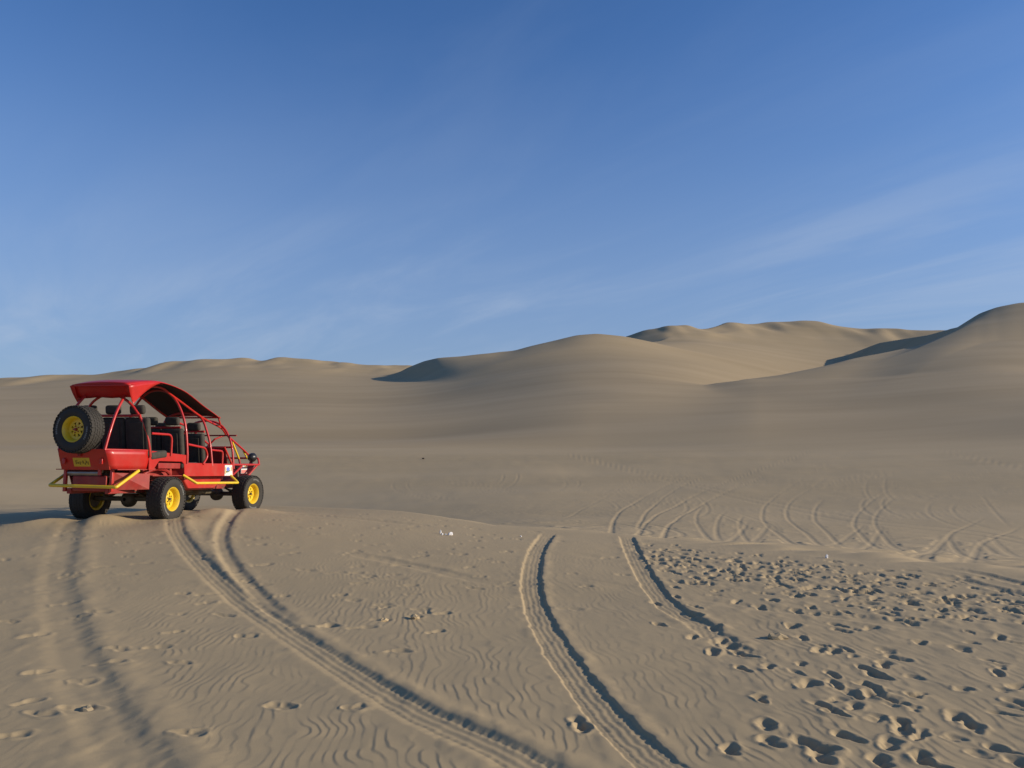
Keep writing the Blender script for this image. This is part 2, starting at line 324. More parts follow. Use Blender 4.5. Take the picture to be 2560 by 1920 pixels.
VALLEY = [
    [(1.74,14.4),(5.54,42.97),(8.83,56.41),(13.55,69.09),(17.91,77.74)],
    [(4.51,28.66),(5.91,37.21),(8.24,48.62),(11.35,59.55),(14.62,68.18),(19.05,76.61)],
    [(1.98,14.08),(6.68,39.46),(11.02,53.43),(16.27,65.53),(22.78,77.01),(31.86,91.36),(45.64,113.64)],
    [(2.48,13.79),(7.52,37.99),(12.88,54.2),(17.9,64.58),(24.69,76.68)],
    [(5.06,20.03),(7.0,29.21),(9.26,40.38),(11.36,48.91),(13.34,54.95)],
    [(5.8,22.29),(8.45,33.28),(11.43,44.27),(13.57,50.49)],
    [(6.22,20.61),(8.69,30.33),(11.62,41.07),(13.78,47.58)],
    [(7.31,20.2),(9.97,29.69),(12.51,39.66),(14.86,47.65),(18.06,56.23),(25.64,70.99),(44.0,102.85)],
    [(8.14,20.71),(11.75,31.99),(14.48,41.74),(17.29,50.55),(20.95,58.95),(30.25,75.51)],
    [(9.41,22.6),(13.29,34.0),(16.41,43.53),(19.65,51.91),(23.02,58.72)],
    [(8.79,17.69),(10.15,21.8),(13.78,31.68),(17.4,40.93),(21.32,49.2),(27.41,59.57),(33.27,67.62)],
    [(10.78,21.48),(12.0,25.2),(15.4,33.59),(19.2,42.56),(22.47,49.18),(27.77,58.06)],
    [(5.59,11.21),(9.27,18.28),(15.69,29.26),(21.05,37.91),(27.69,46.53)],
    [(8.33,14.0),(12.09,21.63),(15.99,29.38),(19.0,34.89)],
    [(6.44,11.47),(15.05,26.04),(19.71,32.9),(26.77,42.03)],
    [(3.06,13.51),(12.65,42.92)],
    [(3.6,13.98),(13.31,41.51)],
    [(6.92,19.01),(18.73,42.51)],
    [(5.6,13.99),(18.36,39.79)],
    [(6.43,107.08),(10.35,92.0),(14.37,75.26),(16.78,62.34),(18.52,53.34),(19.83,43.95),(21.38,36.8),(19.72,29.95)],
    [(6.19,103.08),(10.01,88.95),(13.89,72.77),(16.12,59.91),(17.65,50.85),(18.57,41.16),(19.75,33.99),(18.12,27.52)],
    [(33.61,78.71),(31.14,63.32),(27.88,50.13)],
    [(34.76,59.6),(24.62,39.68)],
    [(35.02,143.32),(50.33,155.77),(63.52,158.04),(68.71,146.97),(57.59,110.8),(51.34,89.77),(47.82,72.14)],
    [(34.55,141.41),(48.77,150.96),(62.48,155.46),(67.03,143.39),(53.96,103.82),(49.97,87.39),(46.75,70.54)],
    [(12.45,19.62),(13.82,22.8),(16.75,28.72),(18.8,32.58)],
    [(2.4,40.19),(3.43,45.49),(5.13,53.22),(10.52,71.89)],
]
PRINTS = [(2.82,6.17,2),(2.06,5.69,2),(1.69,4.56,2),(1.67,4.41,2),(1.52,4.88,1),(1.2,4.49,1),(1.46,4.61,1),(1.92,4.68,1),(2.34,4.92,1),(2.28,4.77,1),(2.11,4.57,1),(1.95,4.34,1),(2.19,4.39,1),(2.69,4.5,1),(2.74,4.98,1),(2.73,4.84,1),(1.93,6.12,1),(1.63,6.56,1),(1.56,7.03,1),(2.5,7.01,1),(3.67,6.64,1),(4.19,6.99,1),(4.97,8.15,2),(3.66,9.27,2),(4.1,9.11,1),(3.87,9.16,1),(2.85,9.78,1),(2.26,10.0,1),(2.68,9.83,1),(4.49,9.38,1),(5.0,10.21,1),(4.35,9.66,1),(3.84,10.42,1),(3.42,10.76,1),(3.26,10.83,1),(3.45,10.41,1),(4.66,10.15,1),(3.04,8.23,1),(2.83,8.06,1),(2.77,8.58,1),(2.57,7.43,1),(2.52,8.22,1),(3.0,7.47,1),(2.95,7.27,1),(2.6,6.56,1),(2.49,6.59,1),(3.84,8.14,1),(3.65,7.65,1),(3.72,7.54,1),(3.43,6.84,1),(3.01,6.36,1),(3.54,5.94,1),(2.64,6.03,1),(2.65,5.89,1),(2.25,5.69,1),(2.33,5.94,1),(2.47,5.67,1),(2.42,5.47,1),(2.43,5.39,1),(2.49,5.3,1),(2.19,5.2,1),(2.28,5.45,1),(2.01,5.06,1),(1.99,5.2,1),(1.63,5.36,1),(1.72,6.07,1),(1.37,7.48,1),(1.5,8.45,1),(1.78,8.74,1),(1.88,9.29,1),(1.86,8.21,1),(1.79,7.89,1),(3.27,5.25,1),(2.67,4.32,1),(2.19,4.28,1),(1.85,7.39,1),(1.79,6.95,1),(1.82,6.77,1),(1.82,6.56,1),(1.87,6.45,1),(-1.76,9.25,1),(-1.83,8.63,0),(-1.68,7.35,0),(-1.35,7.29,1),(-1.25,8.1,1),(-0.88,8.05,1),(-0.67,7.88,1),(-0.68,7.17,1),(-0.92,6.54,1),(-1.42,10.45,0),(-1.43,9.81,0),(-0.49,12.09,0),(-0.18,10.86,0),(-0.41,9.13,0),(-0.07,9.31,0),(-0.39,9.84,0),(-0.07,11.78,0),(-0.22,13.23,0),(-0.93,7.73,0),(-1.23,7.58,0),(0.42,4.85,0),(0.4,4.96,0),(-1.0,5.21,0),(-5.11,9.42,1),(-4.46,8.06,1),(-4.02,7.55,1),(-4.07,6.93,1),(-4.56,7.36,1),(-3.44,5.92,1),(-3.03,5.76,1),(-3.15,5.3,1),(-2.93,5.08,1),(-2.87,4.72,1),(-3.06,6.17,1),(-2.53,6.2,1),(-3.17,6.53,1),(-2.89,6.61,1),(-2.28,6.96,1),(-2.95,7.08,0),(-1.87,7.28,1),(-1.68,7.32,1),(-1.49,5.24,1),(-1.87,4.74,1),(-2.75,7.72,1),(-3.1,8.18,1),(-2.75,5.21,1),(-6.17,11.9,0),(-6.32,11.76,0),(-4.38,11.59,0),(-4.06,10.46,0),(-5.56,11.47,0),(-4.82,13.72,0)]

# ---------------------------------------------------------------- small relief: ripples, wheel tracks, footprints
def smooth_line(P, step):
    P = [np.array(p, float) for p in P]
    if len(P) == 2:
        n = max(2, int(np.linalg.norm(P[1] - P[0]) / step)); return np.array([P[0] + (P[1] - P[0]) * t for t in np.linspace(0, 1, n + 1)])
    Q = [2 * P[0] - P[1]] + P + [2 * P[-1] - P[-2]]; out = []
    for i in range(1, len(Q) - 2):
        p0, p1, p2, p3 = Q[i - 1:i + 3]; n = max(2, int(np.linalg.norm(p2 - p1) / step))
        for t in np.linspace(0, 1, n, endpoint=False):
            out.append(0.5 * (2 * p1 + (p2 - p0) * t + (2 * p0 - 5 * p1 + 4 * p2 - p3) * t * t + (3 * p1 - p0 - 3 * p2 + p3) * t ** 3))
    out.append(P[-1]); return np.array(out)

def carve(x, y, z, flat, line, w, depth, bl, br, bw, tread=0.0, step=0.5, rag=0.012, fade=1.2, seed=0.0, soft=0.035, near=1.0):
    """press a wheel track into the sand: groove, thrown-up edges, tread marks; flat[] is what is left of the ripples"""
    S = smooth_line(line, step); reach = w + 4 * bw
    lo = S.min(0) - reach; hi = S.max(0) + reach
    idx = np.nonzero((x > lo[0]) & (x < hi[0]) & (y > lo[1]) & (y < hi[1]))[0]
    if idx.size == 0: return
    X = x[idx]; Y = y[idx]; best = np.full(X.shape, 9.9); lat = np.zeros(X.shape); arc = np.zeros(X.shape); s0 = 0.0
    for a, b in zip(S[:-1], S[1:]):
        ex, ey = b - a; L = math.hypot(ex, ey)
        mm = np.nonzero((X > min(a[0], b[0]) - reach) & (X < max(a[0], b[0]) + reach) & (Y > min(a[1], b[1]) - reach) & (Y < max(a[1], b[1]) + reach))[0]
        if mm.size:
            t = ((X[mm] - a[0]) * ex + (Y[mm] - a[1]) * ey) / (L * L); tc = np.clip(t, 0, 1)
            d = np.hypot(X[mm] - a[0] - tc * ex, Y[mm] - a[1] - tc * ey); k = d < best[mm]; mk = mm[k]
            best[mk] = d[k]; lat[mk] = np.sign(ex * (Y[mk] - a[1]) - ey * (X[mk] - a[0])) * d[k]; arc[mk] = s0 + tc[k] * L
        s0 += L
    ok = best < reach
    if not ok.any(): return
    ii = idx[ok]; l = lat[ok]; s = arc[ok]
    end = sstep(s / fade + 0.0) * sstep((s0 - s) / fade)
    var = (1 + 0.25 * vnoise(s * 0.7 + seed, s * 0 + 3.3 + seed)) * np.interp(y[ii], [4.0, 8.5], [near, 1.0])
    l = l + rag * vnoise(s * 9 + seed, l * 6) + 0.5 * rag * vnoise(s * 28, l * 14 + seed)
    inside = 1 - sstep((np.abs(l) - w + soft) / soft)
    g = -depth * var * inside
    if tread > 0:
        g = g + inside * tread * (np.maximum(np.sin(2 * math.pi * (s + 0.25 * np.abs(l)) / 0.075), -0.3) * sstep((np.abs(l) - 0.35 * w) / (0.2 * w)) * 0.9
                                  + 0.6 * np.cos(2 * math.pi * l / (w * 0.42)) * (np.abs(l) < 0.62 * w))
    berm = np.where(l > 0, bl, br) * np.exp(-((np.abs(l) - w - 0.45 * bw) / bw) ** 2) * (1 - inside) * (1 + 0.35 * vnoise(s * 5 + seed, l * 5))
    z[ii] = z[ii] + (g + berm) * end
    flat[ii] = flat[ii] * (1 - end * (1 - sstep((np.abs(l) - w - 0.6 * bw) / (1.6 * bw))) * 0.96)

def footprint(x, y, z, flat, px, py, ang, a, b, depth, rim):
    R = 2.4 * max(a, b)
    ii = np.nonzero((np.abs(x - px) < R) & (np.abs(y - py) < R))[0]
    if ii.size == 0: return
    c, s = math.cos(ang), math.sin(ang); dx_ = x[ii] - px; dy_ = y[ii] - py
    u = (dx_ * c + dy_ * s) / a; v = (-dx_ * s + dy_ * c) / b
    u = u + 0.24 * vnoise(dx_ * 15 + px * 7, dy_ * 15 + py * 5); v = v + 0.30 * vnoise(dx_ * 13 + py * 3, dy_ * 13)
    h_ = (px * 37.7 + py * 17.3) % 1.0                   # heel and ball of the foot press in differently, the toe drags
    rho = np.minimum(np.sqrt(((u - .35) / .72) ** 2 + v * v), np.sqrt(((u + .55) / .62) ** 2 + (v / (.62 + .3 * h_)) ** 2) + .10 * h_)
    rho = np.minimum(rho, np.sqrt((u / .95) ** 2 + (v / .6) ** 2) + .18)
    bowl = -depth * (1 - sstep((rho - 0.35) / 0.75)) * (0.8 + 0.2 * np.cos(2.2 * u))
    rm = rim * np.exp(-((rho - 1.28) / 0.30) ** 2) * (1 + 0.5 * np.sin(3 * np.arctan2(v, u) + px * 9))
    z[ii] = z[ii] + bowl + rm
    flat[ii] = flat[ii] * np.clip(sstep((rho - 1.0) / 0.9), 0.05, 1)

def tg_crest(x, y):
    t = np.where(y > 0.3, x / np.maximum(y, 1e-3), np.where(x > 0, 3.0, -3.0)); cy = np.interp(t, CREST_T, CREST_Y)
    return t, np.hypot(x, y) - cy * np.sqrt(1 + np.minimum(np.abs(t), 3) ** 2)

BUGGY_AT = Vector((-6.673, 13.927, 0.299)); BUGGY_YAW = math.radians(-9.2); BUGGY_PITCH = math.radians(-1.95)

def near_relief(x, y, z):
    z = z.copy(); flat = np.ones_like(z)
    t, s = tg_crest(x, y)
    on = 1 - sstep((s + 0.5) / 2.0)                     # 1 on the plateau
    # soft swells, and the heaped sand the buggy sits in
    z += 0.018 * fbm(x / 2.3, y / 2.3, 3) * on + 0.10 * fbm(x / 9 + 3, y / 9, 2) * sstep((s + 2) / 8)
    z += 0.065 * np.exp(-((x + 6.4) ** 2 + (y - 14.0) ** 2) / 4.5) - 0.10 * sstep((y - 14.6) / 2.4) * sstep((-x - 2) / 3) * on
    for (hx, hy, hh, sx, sy) in ((-6.75, 13.25, .12, .34, .45), (-7.9, 13.2, .10, .5, .5), (-5.45, 13.1, .05, .4, .6), (-5.55, 15.0, .09, .3, .55), (-5.1, 16.0, .09, .5, .5), (-6.6, 15.1, .06, .5, .5)):
        z += hh * np.exp(-((x - hx) / sx) ** 2 - ((y - hy) / sy) ** 2)
    T = TRACKS
    for k in ('O1', 'O2', 'O3', 'O4', 'O7'): carve(x, y, z, flat, T[k], .16, .010, .004, .003, .10, .0015, soft=.10, seed=len(k) + ord(k[1]))
    for k in ('O5', 'O6'): carve(x, y, z, flat, T[k], .11, .016, .005, .004, .06, .0, soft=.06, seed=ord(k[1]))
    carve(x, y, z, flat, T['O8'], .15, .035, .01, .01, .10, .002, soft=.08, seed=2.2)
    carve(x, y, z, flat, T['T1b'], .13, .022, .005, .010, .06, .0, soft=.10, seed=5.1, rag=.012)
    carve(x, y, z, flat, T['T1'], .165, .014, .012, .002, .09, .0028, soft=.085, seed=1.7, fade=.25, rag=.008, near=.7)
    carve(x, y, z, flat, T['T2'], .22, .010, .013, .003, .13, .0, soft=.16, seed=8.7, fade=.25, rag=.02)
    carve(x, y, z, flat, T['T3'], .135, .018, .007, .002, .06, .0026, soft=.025, seed=3.9, fade=.6, near=.45)
    carve(x, y, z, flat, T['T4'][:5], .135, .018, .007, .002, .06, .0026, soft=.025, seed=6.2, fade=.5)
    carve(x, y, z, flat, T['T4'][3:6], .135, .012, .007, .004, .08, .002, soft=.05, seed=7.2, fade=.5, rag=.03)
    # tracks of other vehicles in the hollow
    for i, L in enumerate(VALLEY):
        carve(x, y, z, flat, L, .13 if i not in (19, 20, 23, 24) else .30, .020 if i in (19, 20, 23, 24) else .020 if i < 4 else .012 if i < 15 else .008, .004, .004, .10, 0.0, step=1.2, rag=.03, fade=6.0, seed=i * 1.3, soft=.10 if i not in (19, 20, 23, 24) else .25)
    rs = np.random.RandomState(11)
    for i in range(46):                                   # faint older arcs crossing the slope
        r0 = rs.uniform(17, 70); tt = rs.uniform(-0.12, 0.66); x0, y0 = tt * r0, r0; a = rs.uniform(0, 2 * math.pi) if i % 3 else rs.uniform(0.5, 1.3)
        cur = rs.uniform(-.05, .05); L = []
        for q in range(7):
            L.append((x0, y0)); x0 += math.cos(a) * 3.2; y0 += math.sin(a) * 3.2; a += cur * 3.2
        if min(p[1] - np.interp(p[0] / max(p[1], .1), CREST_T, CREST_Y) for p in L) < 0.8: continue
        d = rs.uniform(.003, .011)
        carve(x, y, z, flat, L, .15, d, d * .6, d * .6, .10, 0.0, step=1.5, rag=.03, fade=4.0, seed=i * .7, soft=.10)
        L2 = [(p[0] + 1.4 * math.sin(a), p[1] - 1.4 * math.cos(a)) for p in L]
        carve(x, y, z, flat, L2, .15, d, d * .6, d * .6, .10, 0.0, step=1.5, rag=.03, fade=4.0, seed=i * .9, soft=.10)
    # footprints: those that can be picked out, then the trodden field along the edge
    for (px, py, sz) in PRINTS:
        k = (0.75, 0.85, 1.05)[sz]; far = 1 if py > 8 else 0
        footprint(x, y, z, flat, px, py, rs.uniform(0.9, 2.3) if px > 0.3 else rs.uniform(-0.4, 0.9), .115 * k * rs.uniform(.8, 1.2), .064 * k * rs.uniform(.8, 1.25),
                  (.030 if px > 0.3 else .016) * k * rs.uniform(.8, 1.15), .005 * k)
    n = 0
    while n < 420:
        q = rs.rand(); px = rs.uniform(1.9, 7.2); py = rs.uniform(7.6, 13.2)
        ee = py - np.interp(px / py, CREST_T, CREST_Y)
        if ee > -0.15 or ee < -5.2: continue
        if rs.rand() > math.exp(-((ee + 1.9) / 1.25) ** 2) * (1.0 if px < 5.2 else .7): continue
        footprint(x, y, z, flat, px, py, rs.uniform(-.5, 3.0), rs.uniform(.05, .13), rs.uniform(.035, .075), rs.uniform(.010, .036), rs.uniform(.001, .006)); n += 1
    for _ in range(150):                                  # scattered dents elsewhere
        px = rs.uniform(-7, 1.6); py = rs.uniform(7.5, 16.5)
        if py - np.interp(px / py, CREST_T, CREST_Y) > -0.3: continue
        footprint(x, y, z, flat, px, py, rs.uniform(-.3, .9), rs.uniform(.06, .15), rs.uniform(.035, .07), rs.uniform(.006, .018), rs.uniform(.001, .004))
    for _ in range(60):
        px = rs.uniform(2.0, 4.8); py = rs.uniform(4.3, 8)
        footprint(x, y, z, flat, px, py, rs.uniform(0.4, 2.6), rs.uniform(.05, .11), rs.uniform(.03, .06), rs.uniform(.006, .024), rs.uniform(.001, .004))
    # wind ripples: crests run away from the viewer, steep side to the left
    wx = x + 0.075 * vnoise(x / .40, y / .52) + 0.042 * vnoise(x / .17 + 5, y / .20) + 0.012 * vnoise(x / .07, y / .09 + 3)
    lam = 0.080
    ph = wx / lam + 0.10 * y / lam * vnoise(x / 5 + 1, y / 5) + 0.5 * vnoise(x / 1.7, y / 2.6)
    fr = ph - np.floor(ph)
    shape = np.where(fr < 0.30, sstep(fr / 0.30), 1 - ((fr - 0.30) / 0.70) ** 0.8)
    amp = 0.0030 * (0.40 + 0.60 * sstep((fbm(x / 1.3 + 2, y / 1.3, 3) + 0.45) / 0.7)) * (0.22 + 1.0 * sstep((vnoise(x / .15 + 8, y / .17) + .55) / 1.1))
    amp = amp * (0.60 + 0.40 * sstep((12.5 - y) / 6))
    z += flat * on * amp * shape
    # loose, kicked-about sand: small lumps everywhere, most in the trodden strip and beside the tracks
    cyv = np.interp(t, CREST_T, CREST_Y); trod = np.exp(-((y - cyv + 2.2) / 1.9) ** 2) * sstep((x - 1.2) / 1.2) + 0.45 * (1 - flat) + 0.5 * np.exp(-((x - 2.2) / 0.9) ** 2) * sstep((9 - y) / 3)
    lump = vnoise(x / .16, y / .20) + 0.6 * vnoise(x / .075 + 4, y / .09)
    z += on * (0.0012 + 0.0062 * np.clip(trod, 0, 1)) * np.maximum(lump, -0.4)
    z += on * 0.0035 * fbm(x / .55 + 7, y / .8, 2)
    # broken, wind-combed sand just beyond the edge
    band = sstep((s - 0.1) / 1.0) * (1 - sstep((s - 12) / 26)) * sstep((t + .2) / .15)
    c = np.cos(0.5); sn = np.sin(0.5); ux = x * c + y * sn; uy = -x * sn + y * c
    z += flat * band * (0.085 * np.abs(vnoise(ux / 2.4, uy / .42)) * sstep(vnoise(x / 2.2, y / 5) + .5) + 0.015 * vnoise(ux / .55, uy / .2))
    far = sstep((s - 6) / 20) * (1 - sstep((np.hypot(x, y) - 95) / 25))
    z += far * flat * 0.010 * vnoise(x / 1.1, y / 2.4)
    # a hollow just over the edge at the far right, shaded by an unseen mound added to its right
    z -= 0.20 * np.exp(-((x - 7.9) / 1.3) ** 2 - ((y - 12.9) / 1.3) ** 2)
    z += 0.95 * np.exp(-((x - 10.3) / 0.85) ** 2 - ((y - 13.0) / 0.9) ** 2)
    return z

def terrain(x, y):
    z = far_relief(x, y)
    r = np.hypot(x, y); m = r < 118
    if m.any(): z[m] = z[m] + (near_relief(x[m], y[m], z[m]) - z[m]) * (1 - sstep((r[m] - 98) / 19))
    return z

def build_ground():
    half = math.radians(41)
    fine = np.linspace(-half, half, 1180)
    side = np.linspace(half, 2 * math.pi - half, 130)[1:-1]
    az = np.concatenate([fine, side])                    # from straight ahead, to the right positive
    rr = [0.02, 0.4, 0.9, 1.5, 2.2, 2.9]
    r = 3.3
    while r < 22: rr.append(r); r += r * r / 2150.0 if r > 3.3 else 0.006
    while r < 118: rr.append(r); r += r * r / 5200.0
    n118 = len(rr); K0, K1 = 120, 120                     # rows up to the main crest line, rows behind it
    rr = np.array(rr); na = len(az)
    tn = np.where(np.abs(az) < 1.2, np.tan(np.clip(az, -1.2, 1.2)), 2.0)
    main = np.interp(1280 + 1985.1 * tn, MAIN_PX, MAIN_R)[None, :]
    u0 = (np.arange(K0) / K0)[:, None]; u1 = (np.arange(K1) / K1)[:, None] ** 1.15
    tail = []; r = 740.0
    while r < 2600: tail.append(r); r *= 1.12
    Rg = np.concatenate([np.repeat(rr[:, None], na, 1), 118 + (main - 118) * u0, main + (740 - main) * u1, np.repeat(np.array(tail)[:, None], na, 1)], 0)
    nr = Rg.shape[0]
    Ag = np.repeat(az[None, :], nr, 0); X = (Rg * np.sin(Ag)).ravel(); Y = (Rg * np.cos(Ag)).ravel()
    Z = terrain(X, Y)
    far = sstep((np.hypot(X, Y) - 760) / 600); Z = Z * (1 - far) + 3.0 * far
    i = np.arange(nr - 1)[:, None] * na; j = np.arange(na)[None, :]; j2 = (np.arange(na) + 1) % na; j2 = j2[None, :]
    quads = np.stack([i + j, i + j2, i + na + j2, i + na + j], -1).reshape(-1, 4)[:, ::-1]
    cx = X[quads].mean(1); cyy = Y[quads].mean(1); cr = np.hypot(cx, cyy)
    t, s = tg_crest(cx, cyy)
    zone = np.where(s < 0.35, 0, 1)
    m = cr > 135
    base = broad(cx[m], cyy[m]); best = base + 2.0; zz = np.full(base.shape, 1)
    for k, h in enumerate(dune_heights(cx[m], cyy[m])):
        b = h > best; zz[b] = (2, 3, 4, 4, 5, 5)[k]; best = np.maximum(best, h)
    zone[m] = zz
    names = [('sand_plateau', 'near sand plateau with ripples, footprints and curving wheel tracks'), ('sand_valley', 'smooth sand hollow crossed by many pale wheel tracks'),
             ('dune', 'long far dune with hummocky crest behind the red buggy'), ('dune', 'farthest pale dune with rippled crest between the middle and right dunes'),
             ('dune', 'middle dune with dark slip face at its left end'), ('dune', 'tall dune at the right edge with dark shaded slip face')]
    rv = np.hypot(X, Y); tv = np.where(Y > 1, X / np.maximum(Y, 1), 3.0)
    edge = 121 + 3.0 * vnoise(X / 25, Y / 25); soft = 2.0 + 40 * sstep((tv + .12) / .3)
    far_shade = sstep((rv - edge) / soft + .5) * (0.9 - 0.45 * sstep((rv - 200) / 200))
    P = np.stack([X, Y, Z], 1)
    for k, (nm, lab) in enumerate(names):
        q = quads[zone == k]
        u, inv = np.unique(q, return_inverse=True); q = inv.reshape(-1, 4)
        me = bpy.data.meshes.new(nm)
        me.vertices.add(len(u)); me.vertices.foreach_set('co', P[u].astype(np.float32).ravel())
        me.loops.add(q.size); me.loops.foreach_set('vertex_index', q.astype(np.int32).ravel())
        me.polygons.add(len(q)); me.polygons.foreach_set('loop_start', np.arange(0, q.size, 4, dtype=np.int32))
        me.update(calc_edges=True); me.polygons.foreach_set('use_smooth', np.ones(len(q), bool))
        me.materials.append(M_SAND)
        me.attributes.new('far_shade', 'FLOAT', 'POINT').data.foreach_set('value', far_shade[u].astype(np.float32))
        o = bpy.data.objects.new(nm, me); COL.objects.link(o); tag(o, lab, None, None, 'structure')
build_ground()
def ground_z(x, y): return float(terrain(np.array([x], float), np.array([y], float))[0])

# ---------------------------------------------------------------- mesh building
class MB:
    """collects shapes; build() links them as one mesh object"""
    def __init__(s): s.v = []; s.f = []
    def add(s, v, f):
        n = len(s.v); s.v += [tuple(p) for p in v]; s.f += [tuple(i + n for i in q) for q in f]; return s
    def box(s, c, size, rot=None):
        hx, hy, hz = (k / 2 for k in size); pts = [Vector((a * hx, b * hy, d * hz)) for a in (-1, 1) for b in (-1, 1) for d in (-1, 1)]
        if rot is not None: pts = [rot @ p for p in pts]
        c = Vector(c)
        return s.add([p + c for p in pts], [(0, 1, 3, 2), (4, 6, 7, 5), (0, 4, 5, 1), (2, 3, 7, 6), (0, 2, 6, 4), (1, 5, 7, 3)])
    def tube(s, pts, r, n=10, closed=False, caps=True):
        P = [Vector(p) for p in pts]; m = len(P); R = r if isinstance(r, (list, tuple)) else [r] * m
        T = []
        for i in range(m):
            a = P[(i - 1) % m] if (closed or i > 0) else P[i]; b = P[(i + 1) % m] if (closed or i < m - 1) else P[i]
            T.append((b - a).normalized())
        ref = Vector((0, 0, 1)) if abs(T[0].z) < 0.9 else Vector((1, 0, 0))
        N = (ref - T[0] * ref.dot(T[0])).normalized(); V = []
        for i in range(m):
            N = (N - T[i] * N.dot(T[i])).normalized(); B = T[i].cross(N)
            for k in range(n):
                a = 2 * math.pi * k / n; V.append(P[i] + (N * math.cos(a) + B * math.sin(a)) * R[i])
        F = []
        for i in range(m if closed else m - 1):
            i2 = (i + 1) % m
            for k in range(n): F.append((i * n + k, i * n + (k + 1) % n, i2 * n + (k + 1) % n, i2 * n + k))
        if caps and not closed: F += [tuple(range(n))[::-1], tuple((m - 1) * n + k for k in range(n))]
        return s.add(V, F)
    def lathe(s, prof, n=40, axis='X', c=(0, 0, 0), closed=False):
        V = []; F = []; m = len(prof); c = Vector(c)
        for k in range(n):
            a = 2 * math.pi * k / n
            for (h, r) in prof:
                p = {'X': (h, r * math.cos(a), r * math.sin(a)), 'Y': (r * math.sin(a), h, r * math.cos(a)), 'Z': (r * math.cos(a), r * math.sin(a), h)}[axis]
                V.append(c + Vector(p))
        for k in range(n):
            k2 = (k + 1) % n
            for i in range(m if closed else m - 1):
                i2 = (i + 1) % m
                F.append((k * m + i, k2 * m + i, k2 * m + i2, k * m + i2))
        return s.add(V, F)
    def slab(s, pts, thick):
        """polygon (3d points, in a plane) given a thickness along the vector thick"""
        P = [Vector(p) for p in pts]; t = Vector(thick); n = len(P)
        return s.add(P + [p + t for p in P], [tuple(range(n))[::-1], tuple(range(n, 2 * n))] + [(i, (i + 1) % n, n + (i + 1) % n, n + i) for i in range(n)])
    def sheet(s, G):
        m, n = len(G), len(G[0]); return s.add([p for row in G for p in row], [(i * n + j, i * n + j + 1, (i + 1) * n + j + 1, (i + 1) * n + j) for i in range(m - 1) for j in range(n - 1)])
    def build(s, name, material, parent=None, smooth=40, bevel=0.0, seg=2, solid=0.0, sub=0):
        me = bpy.data.meshes.new(name); me.from_pydata(s.v, [], s.f); me.materials.append(material)
        bm = bmesh.new(); bm.from_mesh(me); bmesh.ops.recalc_face_normals(bm, faces=bm.faces); bm.to_mesh(me); bm.free()
        if smooth:
            me.polygons.foreach_set('use_smooth', [True] * len(me.polygons)); me.set_sharp_from_angle(angle=math.radians(smooth))
        o = bpy.data.objects.new(name, me); COL.objects.link(o)
        if parent is not None: o.parent = parent
        if solid: md = o.modifiers.new('solid', 'SOLIDIFY'); md.thickness = solid; md.offset = 0
        if bevel: md = o.modifiers.new('bevel', 'BEVEL'); md.width = bevel; md.segments = seg; md.limit_method = 'ANGLE'
        if sub: md = o.modifiers.new('sub', 'SUBSURF'); md.levels = sub; md.render_levels = sub
        return o

def curve3(P, step=0.06):
    P = [Vector(p) for p in P]
    if len(P) < 3: return P
    Q = [2 * P[0] - P[1]] + P + [2 * P[-1] - P[-2]]; out = []
    for i in range(1, len(Q) - 2):
        p0, p1, p2, p3 = Q[i - 1:i + 3]; n = max(2, int((p2 - p1).length / step))
        for k in range(n):
            t = k / n; out.append(0.5 * (2 * p1 + (p2 - p0) * t + (2 * p0 - 5 * p1 + 4 * p2 - p3) * t * t + (3 * p1 - p0 - 3 * p2 + p3) * t ** 3))
    out.append(P[-1]); return out

def bent(P, rad=0.06, n=5):
    """straight runs with rounded corners"""
    P = [Vector(p) for p in P]; out = [P[0]]
    for a, b, c in zip(P[:-2], P[1:-1], P[2:]):
        d1 = (a - b); d2 = (c - b); r = min(rad, d1.length * .45, d2.length * .45); s = b + d1.normalized() * r; e = b + d2.normalized() * r
        for k in range(n + 1):
            t = k / n; out.append(s * (1 - t) ** 2 + b * 2 * t * (1 - t) + e * t * t)
    out.append(P[-1]); return out

# ---------------------------------------------------------------- the dune buggy (local axes: x right, y forward, z up, origin below the rear axle)
RED = mat('red_paint', (0.47, 0.009, 0.006), 0.36, coat=0.15, var=0.10, var_scale=3, dust=0.22, dust_scale=4.5)
RED_IN = mat('dark_red_paint', (0.30, 0.008, 0.006), 0.55, var=0.2, dust=0.26, dust_scale=5)  # darker, rougher red for the inner and lower parts
TARP = mat('red_canopy_vinyl', (0.47, 0.010, 0.007), 0.40, var=0.08, dust=0.06, bump=0.05, bump_scale=9)
YEL = mat('yellow_paint', (0.80, 0.53, 0.006), 0.36, coat=0.15, var=0.06, dust=0.16, dust_scale=9)
RUB = mat('tyre_rubber', (0.010, 0.011, 0.011), 0.8, var=0.2, dust=0.07, dust_scale=7, bump=0.2, bump_scale=60)
LET = mat('tyre_lettering', (0.17, 0.165, 0.15), 0.8)
UNDERSHADE = mat('canopy_undershade', (0.022, 0.010, 0.008), 0.85)  # near-black colour standing in for the shade under the canopy
SEAT = mat('seat_fabric', (0.046, 0.039, 0.029), 0.85, var=0.25, var_scale=14, bump=0.3, bump_scale=120)
BLK = mat('black_plastic', (0.014, 0.014, 0.014), 0.38)
GREASE = mat('oily_iron', (0.050, 0.040, 0.018), 0.6, var=0.4, var_scale=9, dust=0.35)
STEEL = mat('dull_steel', (0.28, 0.27, 0.26), 0.38, metal=0.8, var=0.2)
CHROME = mat('chrome', (0.75, 0.75, 0.76), 0.12, metal=1.0)
GLASS = mat('lamp_glass', (0.55, 0.56, 0.58), 0.08, metal=0.6)
PLATE = mat('plate_yellow', (0.62, 0.42, 0.03), 0.5)
INK = mat('plate_ink', (0.20, 0.13, 0.012), 0.6)
